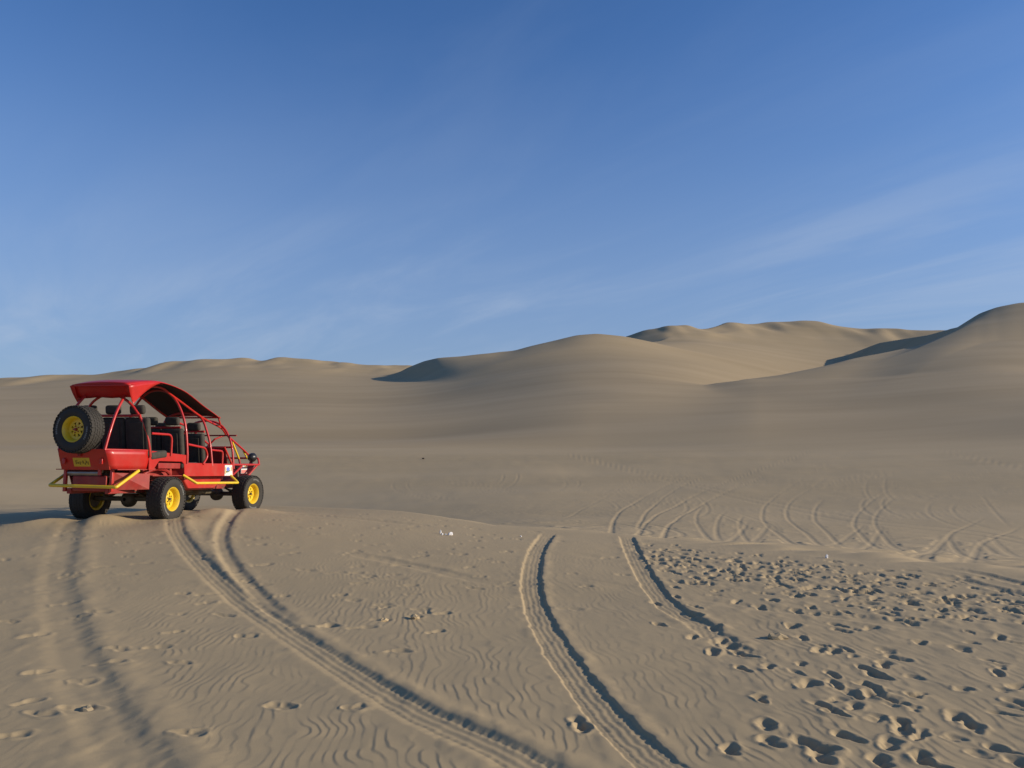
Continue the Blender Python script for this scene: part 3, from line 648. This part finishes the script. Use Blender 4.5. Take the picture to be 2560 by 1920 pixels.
PAPER = mat('sticker_white', (0.74, 0.72, 0.68), 0.45)
ST_O = mat('sticker_orange', (0.72, 0.38, 0.10), 0.5); ST_B = mat('sticker_blue', (0.16, 0.24, 0.62), 0.5); ST_G = mat('sticker_green', (0.16, 0.19, 0.04), 0.5)
ST_P = mat('sticker_pink', (0.62, 0.20, 0.17), 0.5)

B = bpy.data.objects.new('dune_buggy', None); COL.objects.link(B); B.empty_display_size = 0.5
B.location = BUGGY_AT; B.rotation_mode = 'XYZ'
B.rotation_euler = (Matrix.Rotation(BUGGY_YAW, 3, 'Z') @ Matrix.Rotation(BUGGY_PITCH, 3, 'X')).to_euler()
tag(B, 'red open dune buggy with yellow wheels and red canopy parked on the sand crest', 'buggy')

RT = 0.022    # cage tube radius
# wheels ------------------------------------------------------------
def wheel(x, y, z, side, turn=0.0, rear_facing=False, label=None):
    """side +1: outer face towards +x"""
    m = MB()
    prof = [(-.115, .176), (-.125, .205), (-.105, .208), (-.095, .186), (-.02, .176), (.04, .172), (.062, .172), (.082, .188), (.102, .190), (.112, .205), (.124, .209), (.130, .204), (.124, .196), (.106, .180), (.060, .163), (.030, .160), (-.02, .164), (-.09, .172)]
    m.lathe(prof, 48, closed=True)
    m.lathe([(.018, .112), (.034, .118), (.036, .160), (.020, .164), (.010, .160), (.010, .112)], 48, closed=True)          # ring of the disc
    m.lathe([(.052, 0.0), (.052, .030), (.050, .055), (.040, .074), (.018, .076), (.018, 0.0)], 32)                        # hub bowl
    for k in range(8):                                                                                                     # eight spokes, dark windows between
        a = 2 * math.pi * k / 8 + .2; ca, sa = math.cos(a), math.sin(a); w0, w1 = .022, .021
        P = [(.042, .066 * ca - w0 * sa, .066 * sa + w0 * ca), (.042, .066 * ca + w0 * sa, .066 * sa - w0 * ca), (.033, .125 * ca + w1 * sa, .125 * sa - w1 * ca), (.033, .125 * ca - w1 * sa, .125 * sa + w1 * ca)]
        m.slab(P, (-.014, 0, 0))
    w = m.build('wheel', YEL, B, smooth=35)
    t = MB()
    tp = [(-.112, .200), (-.128, .214), (-.142, .250), (-.146, .290), (-.140, .325), (-.126, .352), (-.112, .368), (-.06, .376), (0, .378), (.06, .376), (.112, .368), (.126, .352), (.140, .325), (.146, .290), (.142, .250), (.128, .214), (.112, .200)]
    t.lathe(tp, 64)
    for k in range(40):                                                                                                    # tread blocks
        for (x0, w_, off, r_) in ((-.112, .046, 0, .372), (-.046, .036, .5, .378), (.002, .036, 0, .379), (.050, .036, .5, .378), (.112, .046, 0, .372)):
            a = 2 * math.pi * (k + off) / 40; rot = Matrix.Rotation(a, 3, 'X') @ Matrix.Rotation(.25 if x0 < 0 else -.25, 3, 'Z')
            rot = Matrix.Rotation(a, 3, 'X')
            t.box(rot @ Vector((x0, 0, r_)), (w_, .042, .009), rot @ Matrix.Rotation(.22 * (1 if (k + int(x0 > 0)) % 2 else -1), 3, 'Z'))
    for k in range(40):                                                                                                    # shoulder lugs
        for sx in (-1, 1):
            a = 2 * math.pi * (k + .5) / 40; rot = Matrix.Rotation(a, 3, 'X')
            t.box(rot @ Vector((sx * .134, 0, .348)), (.010, .032, .030), rot @ Matrix.Rotation(sx * .55, 3, 'Y'))
    t.build('tyre', RUB, w, smooth=40)
    l = MB()
    for (a0, n, st) in ((0.35, 9, .105), (3.55, 7, .11)):                                                                  # pale moulded marks on the sidewall
        for k in range(n):
            a = a0 + k * st; rot = Matrix.Rotation(a, 3, 'X')
            l.box(rot @ Vector((.1462, 0, .292)), (.004, .018 + .006 * (k % 3), .026), rot)
            if k % 2: l.box(rot @ Vector((.1468, .006, .292)), (.004, .006, .034), rot)
    tag(l.build('sidewall_lettering', LET, w, smooth=0), kind='stuff')
    h = MB(); h.lathe([(.085, 0), (.085, .022), (.050, .028)], 16)
    for k in range(5):
        a = 2 * math.pi * k / 5; h.lathe([(.066, 0), (.066, .010), (.040, .010)], 6, c=(0, .052 * math.cos(a), .052 * math.sin(a)))
    h.build('hub_cap', RED_IN if rear_facing else GREASE, w, smooth=30)
    d = MB(); d.lathe([(.000, 0), (.000, .150), (-.08, .150), (-.08, 0)], 28); d.build('brake_drum', GREASE, w, smooth=30)
    w.location = (x, y, z)
    if rear_facing: w.rotation_euler = (0.5, 0, math.radians(-90))
    elif side > 0: w.rotation_euler = (random.random() * 6, 0, turn)
    else: w.rotation_euler = (random.random() * 6, 0, math.pi + turn)
    w.rotation_mode = 'XYZ'
    if label: w['label'] = label
    return w
RW = 0.385
wheel(.72, 0, RW, 1); wheel(-.72, 0, RW, -1)
wheel(.72, 2.903, RW, 1, math.radians(-5)); wheel(-.72, 2.903, RW, -1, math.radians(-5))
sp = wheel(-.04, -1.285, 1.525, 1, rear_facing=True, label='spare wheel with red hub carried upright on the tail')
sp.rotation_euler = Euler((0.0, 0.0, math.radians(-96))); sp.rotation_euler.rotate_axis('X', 0.6)

# body shell --------------------------------------------------------
def mirror(P): return [(-p[0], p[1], p[2]) for p in P]
for s in (1, -1):
    g = (lambda P: P) if s > 0 else mirror
    # side panel with the cut-out over the rear wheel
    P = [(.645, -.42, 1.21), (.645, -.42, .88), (.645, -.30, .88), (.645, -.14, 1.035), (.645, .55, 1.03), (.645, .62, .99), (.645, .66, .765), (.645, 2.42, .755), (.645, 2.38, 1.0), (.645, .72, 1.012), (.645, .70, 1.152)]
    MB().slab(g(P), (-.025 * s, 0, 0)).build('side_panel', RED, B, bevel=.008)
    # rear quarter, drawn in towards the tail and towards its lower edge
    G = []
    for i in range(7):
        t = i / 6; row = []
        for j in range(5):
            u = j / 4
            top = Vector((.645 - .235 * t ** 1.25, -.42 - .83 * t, 1.21)); bot = Vector((.600 - .185 * t ** 1.25, -.32 - .80 * t, .885))
            p = bot.lerp(top, u) + Vector((.005 * math.sin(math.pi * u), 0, 0)); row.append((p.x * s, p.y, p.z))
        G.append(row)
    MB().sheet(G).build('quarter_panel', RED, B, solid=.018, smooth=15)
    MB().tube([(x_ * s, y_, 1.212) for (x_, y_) in ((.645, -.42), (.60, -.66), (.52, -.90), (.41, -1.25))], .013).build('panel_rim', RED, B)
    # inner wheel house
    MB().slab(g([(.43, -.62, .62), (.43, .60, .62), (.43, .60, 1.06), (.43, -.62, 1.06)]), (-.02 * s, 0, 0)).build('wheel_house', RED_IN, B, bevel=.006)
    MB().slab(g([(.43, .60, .62), (.64, .66, .70), (.64, .62, 1.03), (.43, .60, 1.06)]), (0, .02, 0)).build('wheel_house', RED_IN, B)
    MB().box((.53 * s, .2, .955), (.2, .66, .10)).build('fender_box', RED_IN, B, bevel=.01)
    MB().tube(curve3([(.50 * s, -.50, .60), (.53 * s, -.40, .80), (.55 * s, -.10, .90), (.55 * s, .25, .86), (.53 * s, .45, .70)]), .032, 8).build('fender_tube', RED_IN, B)
MB().slab([(-.415, -1.25, 1.215), (.415, -1.25, 1.215), (.430, -1.125, .885), (-.430, -1.125, .885)], (0, .02, 0)).build('tail_panel', RED, B, bevel=.006)
MB().slab([(-.55, -1.1, .885), (.55, -1.1, .885), (.63, -.30, .885), (-.63, -.30, .885)], (0, 0, .015)).build('tub_floor', RED_IN, B)
MB().slab([(-.64, -.30, .78), (.64, -.30, .78), (.64, 2.40, .76), (-.64, 2.40, .76)], (0, 0, .012)).build('floor_pan', RED_IN, B)
MB().slab([(-.43, -.32, .78), (.43, -.32, .78), (.43, -.32, 1.05), (-.43, -.32, 1.05)], (0, .015, 0)).build('seat_riser', RED_IN, B)
MB().slab([(.46, .86, .765), (.46, 1.11, .52), (.46, 1.99, .50), (.46, 2.36, .70), (.46, 2.36, .75)], (-.92, 0, 0)).build('belly_pan', RED, B, bevel=.02)
# tail frame, valance, engine
for s in (1, -1):
    MB().box((.415 * s, -1.04, .715), (.045, .06, .36)).build('tail_post', RED, B, bevel=.008)
    MB().slab([(.30 * s, -1.0, .56), (.62 * s, -.35, .56), (.62 * s, -.35, .82), (.42 * s, -.98, .84)], (-.015 * s, 0, 0)).build('tail_side_plate', RED_IN, B)
    MB().box((.34 * s, 1.05, .545), (.07, 4.2, .09)).build('chassis_rail', RED_IN, B, bevel=.01)
MB().box((0, -1.01, .665), (.60, .05, .25)).build('tail_valance', RED_IN, B, bevel=.02)
MB().tube([(-.40, -1.0, .835), (.16, -1.0, .835)], .050, 14).tube([(.16, -1.0, .835), (.21, -1.0, .86), (.22, -1.03, .93)], .026, 10).build('exhaust_muffler', STEEL, B)
MB().tube([(.235, -1.10, .80), (.235, -1.10, .945)], .030, 12).build('exhaust_stack', RED, B)
MB().lathe([(.945, .026), (.945, .034), (.972, .034), (.972, .026)], 16, axis='Z', c=(.235, -1.10, 0), closed=True).build('exhaust_tip', CHROME, B)
MB().box((-.05, -.70, .72), (.55, .42, .34)).box((-.05, -.72, .90), (.30, .30, .06)).build('engine_block', GREASE, B, bevel=.03)
pl = MB().slab([(-.190, -1.188, 1.078), (.105, -1.188, 1.078), (.105, -1.135, .938), (-.190, -1.135, .938)], (0, -.012, 0)).build('number_plate', PLATE, B, bevel=.004)
ink = MB()                                    # worn characters, no longer legible
for k, (xa, w_, za, h_) in enumerate([(-.150, .022, .975, .060), (-.118, .030, .982, .030), (-.078, .020, .968, .050), (-.050, .012, 1.000, .012), (-.026, .026, .985, .048), (.010, .020, .966, .034), (.034, .024, .990, .040), (.066, .016, .970, .050), (-.125, .014, 1.030, .014), (.020, .016, 1.036, .012)]):
    yb = -1.135 - (za - .938) * .379 - .0125; yt = -1.135 - (za + h_ - .938) * .379 - .0125
    ink.slab([(xa, yb, za), (xa + w_, yb, za), (xa + w_ * .9, yt, za + h_), (xa + .002, yt, za + h_)], (0, -.002, 0))
tag(ink.build('plate_characters', INK, pl, smooth=0), kind='stuff')
for s in (1, -1): MB().box((.33 * s, -1.205, 1.02), (.05, .03, .09)).build('tail_lamp', RED, B, bevel=.008)
# spare wheel carrier
MB().tube([(-.04, -1.24, 1.10), (-.04, -1.18, 1.525), (-.04, -1.02, 1.66)], .026).box((-.04, -1.19, 1.525), (.22, .03, .22)).build('spare_carrier', RED_IN, B)

# roll cage ---------------------------------------------------------
def arch(y, half, top, lean=0.0):
    """half: list of (x, z) from the right foot up; mirrored to the left"""
    R_ = [(x_, y - lean * max(0, z_ - half[0][1]) / max(1e-3, top[1] - half[0][1]), z_) for (x_, z_) in half] + [(0, y - lean, top[1])]
    return R_ + [(-p[0], p[1], p[2]) for p in reversed(R_[:-1])]
MB().tube(curve3(arch(-.42, [(.655, 1.10), (.655, 1.22), (.625, 1.50), (.535, 1.75), (.375, 1.98), (.20, 2.10)], (0, 2.16), lean=.22)), RT).build('roll_hoop', RED, B)
MB().tube(curve3(arch(.70, [(.65, 1.0), (.65, 1.16), (.60, 1.60), (.52, 1.88), (.38, 2.14), (.20, 2.30)], (0, 2.345))), RT).build('roll_hoop', RED, B)
MB().tube(curve3(arch(1.60, [(.635, .95), (.625, 1.02), (.575, 1.35), (.51, 1.57), (.38, 1.86), (.20, 1.96)], (0, 1.985))), RT).build('roll_hoop', RED, B)
MB().tube(curve3(arch(2.40, [(.645, .90), (.635, 1.02), (.60, 1.30), (.54, 1.50), (.43, 1.69), (.30, 1.805), (.15, 1.86)], (0, 1.875))), RT).build('roll_hoop', RED, B)
for s in (1, -1):
    MB().tube(curve3([(.405 * s, -1.24, 1.20), (.412 * s, -1.15, 1.50), (.40 * s, -1.00, 1.82), (.37 * s, -.78, 2.09), (.34 * s, -.60, 2.20)]), RT).build('rear_stay', RED, B)
    MB().tube(curve3([(.30 * s, -.66, 2.21), (.31 * s, .20, 2.355), (.33 * s, .72, 2.21), (.36 * s, 1.60, 1.905), (.34 * s, 2.38, 1.73), (.33 * s, 2.68, 1.585), (.33 * s, 3.62, 1.19), (.33 * s, 3.70, 1.0)]), RT * .95).build('roof_rail', RED, B)
    # side guards between the hoops
    MB().tube(bent([(.640 * s, -.40, 1.50), (.66 * s, .17, 1.50), (.655 * s, .18, 1.13)], .11), RT * .95).build('side_guard', RED, B)
    MB().tube(bent([(.635 * s, .72, 1.35), (.65 * s, 1.30, 1.295), (.65 * s, 1.40, 1.14), (.65 * s, 1.24, .99)], .13), RT * .95).build('side_guard', RED, B)
    MB().tube(bent([(.590 * s, 1.61, 1.265), (.625 * s, 1.985, 1.25), (.625 * s, 1.985, .98)], .07), RT * .9).build('side_guard', RED, B)
    MB().tube([(.60 * s, 2.08, 1.34), (.625 * s, 2.37, .99)], RT * .9).build('cowl_stay', RED, B)
    # nose frame
    MB().tube(bent([(.63 * s, 2.40, .985), (.54 * s, 3.70, .99)], .05), RT).build('nose_rail', RED, B)
    MB().tube([(.62 * s, 2.44, .78), (.58 * s, 2.86, .955)], RT).build('nose_brace', RED, B)
    MB().tube([(.535 * s, 3.62, .975), (.50 * s, 3.34, .77), (.45 * s, 3.1, .60)], RT * .95).build('nose_post', RED, B)
    MB().tube([(.44 * s, 2.69, 1.45), (.44 * s, 2.99, 1.11)], .020).build('front_strut', YEL, B)
    MB().tube([(.44 * s, 2.99, 1.11), (.47 * s, 3.04, .93)], .022).build('strut_foot', RED_IN, B)
    MB().tube([(.30 * s, 3.43, 1.28), (.31 * s, 3.60, 1.12)], .016).build('lamp_stay', YEL, B)
    MB().tube([(.50 * s, 2.80, .95), (.50 * s, 2.88, .62), (.56 * s, 2.90, .42)], .030, 8).build('shock_absorber', GREASE, B)
    MB().tube([(.20 * s, -.05, .95), (.42 * s, -.05, .42)], .030, 8).build('shock_absorber', GREASE, B)
    hl = MB(); hl.lathe([(-.11, .0), (-.105, .030), (-.06, .078), (.0, .095), (.03, .098), (.03, .088)], 28, axis='Y', c=(.47 * s, 3.50, 1.145)); hl.box((.47 * s, 3.50, 1.03), (.03, .05, .08)); hl = hl.build('headlight', BLK, B, smooth=35)
    MB().lathe([(.026, .0), (.026, .086)], 24, axis='Y', c=(.47 * s, 3.50, 1.145)).build('lens', GLASS, hl)
MB().tube(bent([(-.54, 3.70, .99), (-.50, 3.73, 1.13), (.50, 3.73, 1.13), (.54, 3.70, .99)], .05), RT).build('nose_hoop', RED, B)
MB().tube([(-.54, 3.70, .99), (.54, 3.70, .99)], RT).build('nose_bar', RED, B)
MB().slab([(-.44, 3.42, .62), (-.44, 3.68, .97), (.44, 3.68, .97), (.44, 3.42, .62)], (0, -.015, 0)).build('nose_panel', RED_IN, B)
sk2 = MB().slab([(.345, 3.26, .80), (.345, 3.52, .80), (.345, 3.52, .965), (.345, 3.26, .965)], (.012, 0, 0)).build('nose_side_sticker', PAPER, B)
MB().slab([(.3575, 3.27, .805), (.3575, 3.51, .805), (.3575, 3.51, .875), (.3575, 3.27, .875)], (.004, 0, 0)).build('sticker_print', ST_P, sk2, smooth=0)
MB().slab([(.3575, 3.40, .92), (.3575, 3.50, .92), (.3575, 3.50, .96), (.3575, 3.40, .96)], (.004, 0, 0)).build('sticker_print', ST_O, sk2, smooth=0)
MB().tube([(-.58, 2.40, 1.575), (.68, 2.40, 1.575)], .015).build('windscreen_bar', RED_IN, B)
MB().tube([(-.62, 2.36, 1.335), (.62, 2.36, 1.335)], .020).build('cowl_bar', RED, B)
MB().tube([(.02, 2.42, 1.33), (.20, 2.41, 1.50), (.33, 2.62, 1.60)], .018).build('windscreen_brace', RED, B)
MB().slab([(-.58, 2.30, .90), (.58, 2.30, .90), (.56, 2.20, 1.33), (-.56, 2.20, 1.33)], (0, .02, 0)).build('dashboard', RED_IN, B, bevel=.01)
MB().box((0, 2.75, .98), (.52, .50, .26)).build('front_tank', GREASE, B, bevel=.03)
# seats --------------------------------------------------------------
def seat(x, y, zb, ztop, w=.42, head=True, heady=.06):
    """backrest from zb to ztop leaning back, cushion in front of it, headrest on two posts"""
    h = ztop - zb; tilt = Matrix.Rotation(math.radians(9), 3, 'X')
    m = MB(); m.box((x, y, zb + h / 2), (w, .11, h), tilt)
    o = m.build('seat', SEAT, B, bevel=.045, seg=3, smooth=60)
    MB().box((x, y + .30, zb + .04), (w, .46, .13), Matrix.Rotation(math.radians(6), 3, 'X')).build('cushion', SEAT, o, bevel=.04, seg=3, smooth=60)
    MB().box((x, y - .055, zb + h / 2 - .02), (w * .62, .02, h * .8), tilt).build('back_cover', SEAT, o, bevel=.008)
    if head:
        dy_ = -math.tan(math.radians(9)) * h / 2
        MB().box((x, y + dy_ - .012, ztop + .125), (.27, .095, .155), tilt).build('headrest', SEAT, o, bevel=.04, seg=3, smooth=60)
        for sx in (-.05, .05): MB().tube([(x + sx, y + dy_, ztop - .02), (x + sx, y + dy_ - .01, ztop + .08)], .007, 6).build('headrest_post', STEEL, o)
for x_ in (-.45, 0, .45): seat(x_, -.46, 1.10, 1.77, w=.43)
for x_ in (-.43, 0, .43): seat(x_, .60, .90, 1.635, w=.41)
for x_ in (-.33, .33): seat(x_, 1.47, .86, 1.58, w=.42)
MB().tube([(-.55, -.585, 1.79), (.55, -.585, 1.79)], RT).build('seat_bar', RED, B)
MB().tube([(-.59, .54, 1.645), (.59, .54, 1.645)], RT).build('seat_bar', RED, B)
MB().tube([(-.55, 1.41, 1.61), (.55, 1.41, 1.61)], RT).build('seat_bar', RED, B)
st = MB(); st.tube([(-.33 + .17 * math.cos(a), 1.98 + .07 * math.sin(a), 1.26 + .155 * math.sin(a)) for a in [2 * math.pi * k / 20 for k in range(20)]], .014, 8, closed=True)
st.tube([(-.33, 1.98, 1.26), (-.33, 2.24, 1.14)], .016).tube([(-.49, 1.98, 1.26), (-.17, 1.98, 1.26)], .010, 6); st.build('steering_wheel', BLK, B)
# canopy --------------------------------------------------------------
def zroof(y):
    return float(np.interp(y, [-.92, -.60, -.20, .10, .40, .70, 1.10, 1.50, 2.00], [2.285, 2.36, 2.415, 2.42, 2.40, 2.345, 2.215, 2.08, 1.92]))
ys = [-.92 + 2.92 * i / 36 for i in range(37)]
G = []
for y_ in ys:
    z_ = sum(zroof(y_ + d) for d in (-.12, -.06, 0, .06, .12)) / 5 if -.85 < y_ < 1.9 else zroof(y_); row = []
    for j in range(13):
        x_ = -.535 + 1.07 * j / 12; e = abs(x_) / .535
        row.append((x_, y_, z_ + .028 * (1 - e * e) - (.020 * max(0, e - .86) / .14) + .004 * math.sin(7 * y_ + 3 * x_)))
    G.append(row)
cn = MB().sheet(G).build('canopy', TARP, B, solid=.012, smooth=50)
zr = zroof(-.92)
MB().sheet([[(p[0] * .975, p[1], p[2] - .014) for p in row] for row in G[1:-1]]).build('canopy_undershade', UNDERSHADE, cn, smooth=50)  # dark sheet added under the canopy to deepen its shade
# rear flap hanging in towards the stays, and the corner flaps tied down to the hoop
F = []
for i in range(7):
    t = i / 6; F.append([(-.50 + 1.0 * j / 10, -.92 + .20 * t + .012 * math.sin(2.2 * math.pi * t), zr + .022 * (1 - (abs(j - 5) / 5) ** 2) * (1 - t) - .20 * t - .008 * math.sin(j * 1.3) * t) for j in range(11)])
MB().sheet(F).build('rear_flap', TARP, cn, solid=.008, smooth=50)
for s in (1, -1):
    tip = Vector((.50 * s, -.73, 1.975)); K = []
    top = [(-.92, 0), (-.75, 0), (-.58, 0), (-.40, 0), (-.22, 0), (-.05, 0)]
    for i in range(7):
        t = i / 6; row = []
        for j, (y_, _) in enumerate(top):
            zt = zroof(y_) - .022; p = Vector((.535 * s, y_, zt)); bow = .05 * math.sin(math.pi * t) * (j / 5)
            q = p.lerp(tip, t); q.z += bow * (1 if j > 2 else .3); q.y -= .02 * math.sin(math.pi * t) * (1 - j / 5); row.append(tuple(q))
        K.append(row)
    MB().sheet(K).build('corner_flap', TARP, cn, solid=.008, smooth=50)
    MB().slab([(.535 * s, -.92, zr - .02), tuple(tip), (.49 * s, -.73, zr - .20), (.47 * s, -.915, zr)], (0, .006, 0)).build('corner_gusset', TARP, cn, smooth=0)
    MB().tube([(.50 * s, 1.99, 1.91), (.50 * s, 2.06, 1.80), (.33 * s, 2.385, 1.785)], .016).build('canopy_post', RED, B)
MB().tube([(-.53, 2.0, 1.915), (.53, 2.0, 1.915)], .016).build('canopy_bow', RED, B)
MB().tube([(-.50, .05, 2.395), (.50, .05, 2.395)], .016).build('canopy_bow', RED, B)
MB().tube([(-.50, -.90, 2.27), (.50, -.90, 2.27)], .016).build('canopy_bow', RED, B)
rl = MB(); rl.lathe([(-.05, 0), (-.045, .04), (.0, .062), (.03, .062)], 20, axis='Y', c=(.12, 1.92, 2.05)); rl.box((.12, 1.92, 1.985), (.02, .03, .06)); rl = rl.build('roof_lamp', BLK, B, smooth=35)
MB().lathe([(.028, 0), (.028, .056)], 20, axis='Y', c=(.12, 1.92, 2.05)).build('lens', GLASS, rl)
# bumpers and nerf bars ------------------------------------------------
MB().tube(bent([(.62, -.66, .875), (.59, -1.17, .615), (-.59, -1.17, .635), (-.62, -.66, .875)], .02, 3), .026, 12).build('rear_bumper', YEL, B)
for s in (1, -1):
    MB().tube(bent([(.645 * s, .60, .79), (.83 * s, .74, .645), (.83 * s, 2.26, .625), (.64 * s, 2.30, .77)], .02, 3), .024, 12).build('nerf_bar', YEL, B)
# sticker on the flank
sk = MB().slab([(.646, 2.05, .765), (.646, 2.365, .765), (.646, 2.33, .975), (.646, 2.05, .975)], (.004, 0, 0)).build('flank_sticker', PAPER, B, smooth=0)
MB().slab([(.6505, 2.055, .80), (.6505, 2.085, .80), (.6505, 2.085, .93), (.6505, 2.055, .93)], (.002, 0, 0)).build('sticker_print', ST_O, sk, smooth=0)
MB().slab([(.6505, 2.29, .86), (.6505, 2.325, .86), (.6505, 2.32, .94), (.6505, 2.29, .94)], (.002, 0, 0)).build('sticker_print', ST_O, sk, smooth=0)
c_ = [(.6508, 2.175 + .062 * math.cos(2 * math.pi * k / 24), .893 + .042 * math.sin(2 * math.pi * k / 24)) for k in range(24)]
MB().slab(c_, (.002, 0, 0)).build('sticker_print', ST_B, sk, smooth=0)
MB().slab([(.6506, 2.10, .822), (.6506, 2.19, .832), (.6506, 2.27, .865), (.6506, 2.25, .872), (.6506, 2.10, .858)], (.0012, 0, 0)).build('sticker_print', ST_G, sk, smooth=0)
# running gear -----------------------------------------------------------
for y_ in (0.0, 2.903):
    ax = MB(); ax.tube([(-.62, y_, RW), (.62, y_, RW)], .042, 12); ax.lathe([(-.13, .03), (-.11, .09), (-.04, .135), (.04, .135), (.11, .09), (.13, .03)], 20, axis='Y', c=(.02, y_, RW - .01)); ax.tube([(.02, y_, RW), (.02, y_ + (.35 if y_ < 1 else -.35), RW + .06)], .05, 10)
    ax.build('axle', GREASE, B, smooth=40)
    for s in (1, -1):
        lf = MB()
        for k in range(3): lf.tube(curve3([(.36 * s, y_ - .45 + .08 * k, .545 - .012 * k), (.36 * s, y_, .455 - .016 * k), (.36 * s, y_ + .45 - .08 * k, .545 - .012 * k)]), .018, 6)
        lf.build('leaf_spring', GREASE, B)
MB().box((0, -.12, .495), (.62, .05, .035)).build('spring_plate', STEEL, B)
MB().tube([(.02, .3, .46), (.02, 2.6, .48)], .035, 10).build('drive_shaft', GREASE, B)
MB().tube([(-.66, 2.75, .36), (.66, 2.75, .36)], .016, 8).build('steering_rod', GREASE, B)
MB().box((0, 2.2, .47), (.34, .5, .16)).build('gearbox', GREASE, B, bevel=.03)
MB().tube(curve3([(.22, -.9, .80), (.30, -.5, .62), (.28, .6, .50)]), .026, 8).build('exhaust_pipe', STEEL, B)

# ---------------------------------------------------------------- litter and clods on the sand
WHITE = mat('paper_white', (0.80, 0.78, 0.74), 0.7); DARK = mat('dark_stone', (0.045, 0.035, 0.025), 0.8, var=0.3); CLOD = M_SAND
def scrap(name, x, y, sx, sy, sz, rot, material, label, cat, group=None, seed=0, lift=0.0):
    rnd = random.Random(seed); bm = bmesh.new(); bmesh.ops.create_icosphere(bm, subdivisions=2, radius=1.0)
    for v in bm.verts:
        k = 1 + rnd.uniform(-.28, .28); v.co = Vector((v.co.x * sx * k, v.co.y * sy * k, v.co.z * sz * (1 + rnd.uniform(-.35, .35))))
    me = bpy.data.meshes.new(name); bm.to_mesh(me); bm.free(); me.materials.append(material)
    o = bpy.data.objects.new(name, me); COL.objects.link(o); o.location = (x, y, ground_z(x, y) + sz * 0.55 + lift); o.rotation_euler = (0.1, 0.1, rot)
    tag(o, label, cat, group); return o
scrap('paper_scrap', -1.20, 13.50, .016, .012, .040, .3, WHITE, 'upright white scrap at the left end of the litter in the middle', 'litter', 'white litter on the plateau', 1)
scrap('paper_scrap', -1.155, 13.33, .017, .014, .020, .9, WHITE, 'small round white scrap between the upright and the largest litter scraps', 'litter', 'white litter on the plateau', 2)
scrap('paper_scrap', -1.10, 13.35, .020, .012, .014, 2.0, WHITE, 'faint flat white scrap just left of the largest litter scrap', 'litter', 'white litter on the plateau', 3)
scrap('paper_scrap', -1.02, 13.36, .042, .025, .030, .4, WHITE, 'largest white scrap at the right end of the litter in the middle', 'litter', 'white litter on the plateau', 4)
scrap('paper_scrap', 4.53, 11.60, .022, .018, .030, .4, WHITE, 'lone white scrap on the sand edge above the footprint field', 'litter', 'white litter on the plateau', 5)
scrap('paper_scrap', .15, 13.55, .018, .014, .012, .4, WHITE, 'tiny white scrap on the crest left of the middle wheel track', 'litter', 'white litter on the plateau', 6)
scrap('stone', -10.79, 97.1, .17, .12, .10, .4, DARK, 'small dark stone alone on the smooth sand of the hollow', 'stone', None, 7, .04)
CL = [(2.30, 7.01, .085, 'round sand clod among footprints right of the middle tracks'), (-1.20, 7.58, .05, 'left crumbled sand clod among the footprints between the two track pairs'), (-.92, 7.66, .06, 'right crumbled sand clod among the footprints between the two track pairs'),
      (-2.71, 5.21, .055, 'sand clod lying in the left wheel track near the bottom edge')]
for i, (x_, y_, s_, lab) in enumerate(CL):
    scrap('sand_clod', x_, y_, s_, s_ * .7, s_ * .55, i * .8, CLOD, lab, 'clod', 'sand clods', 20 + i, -s_ * .25)
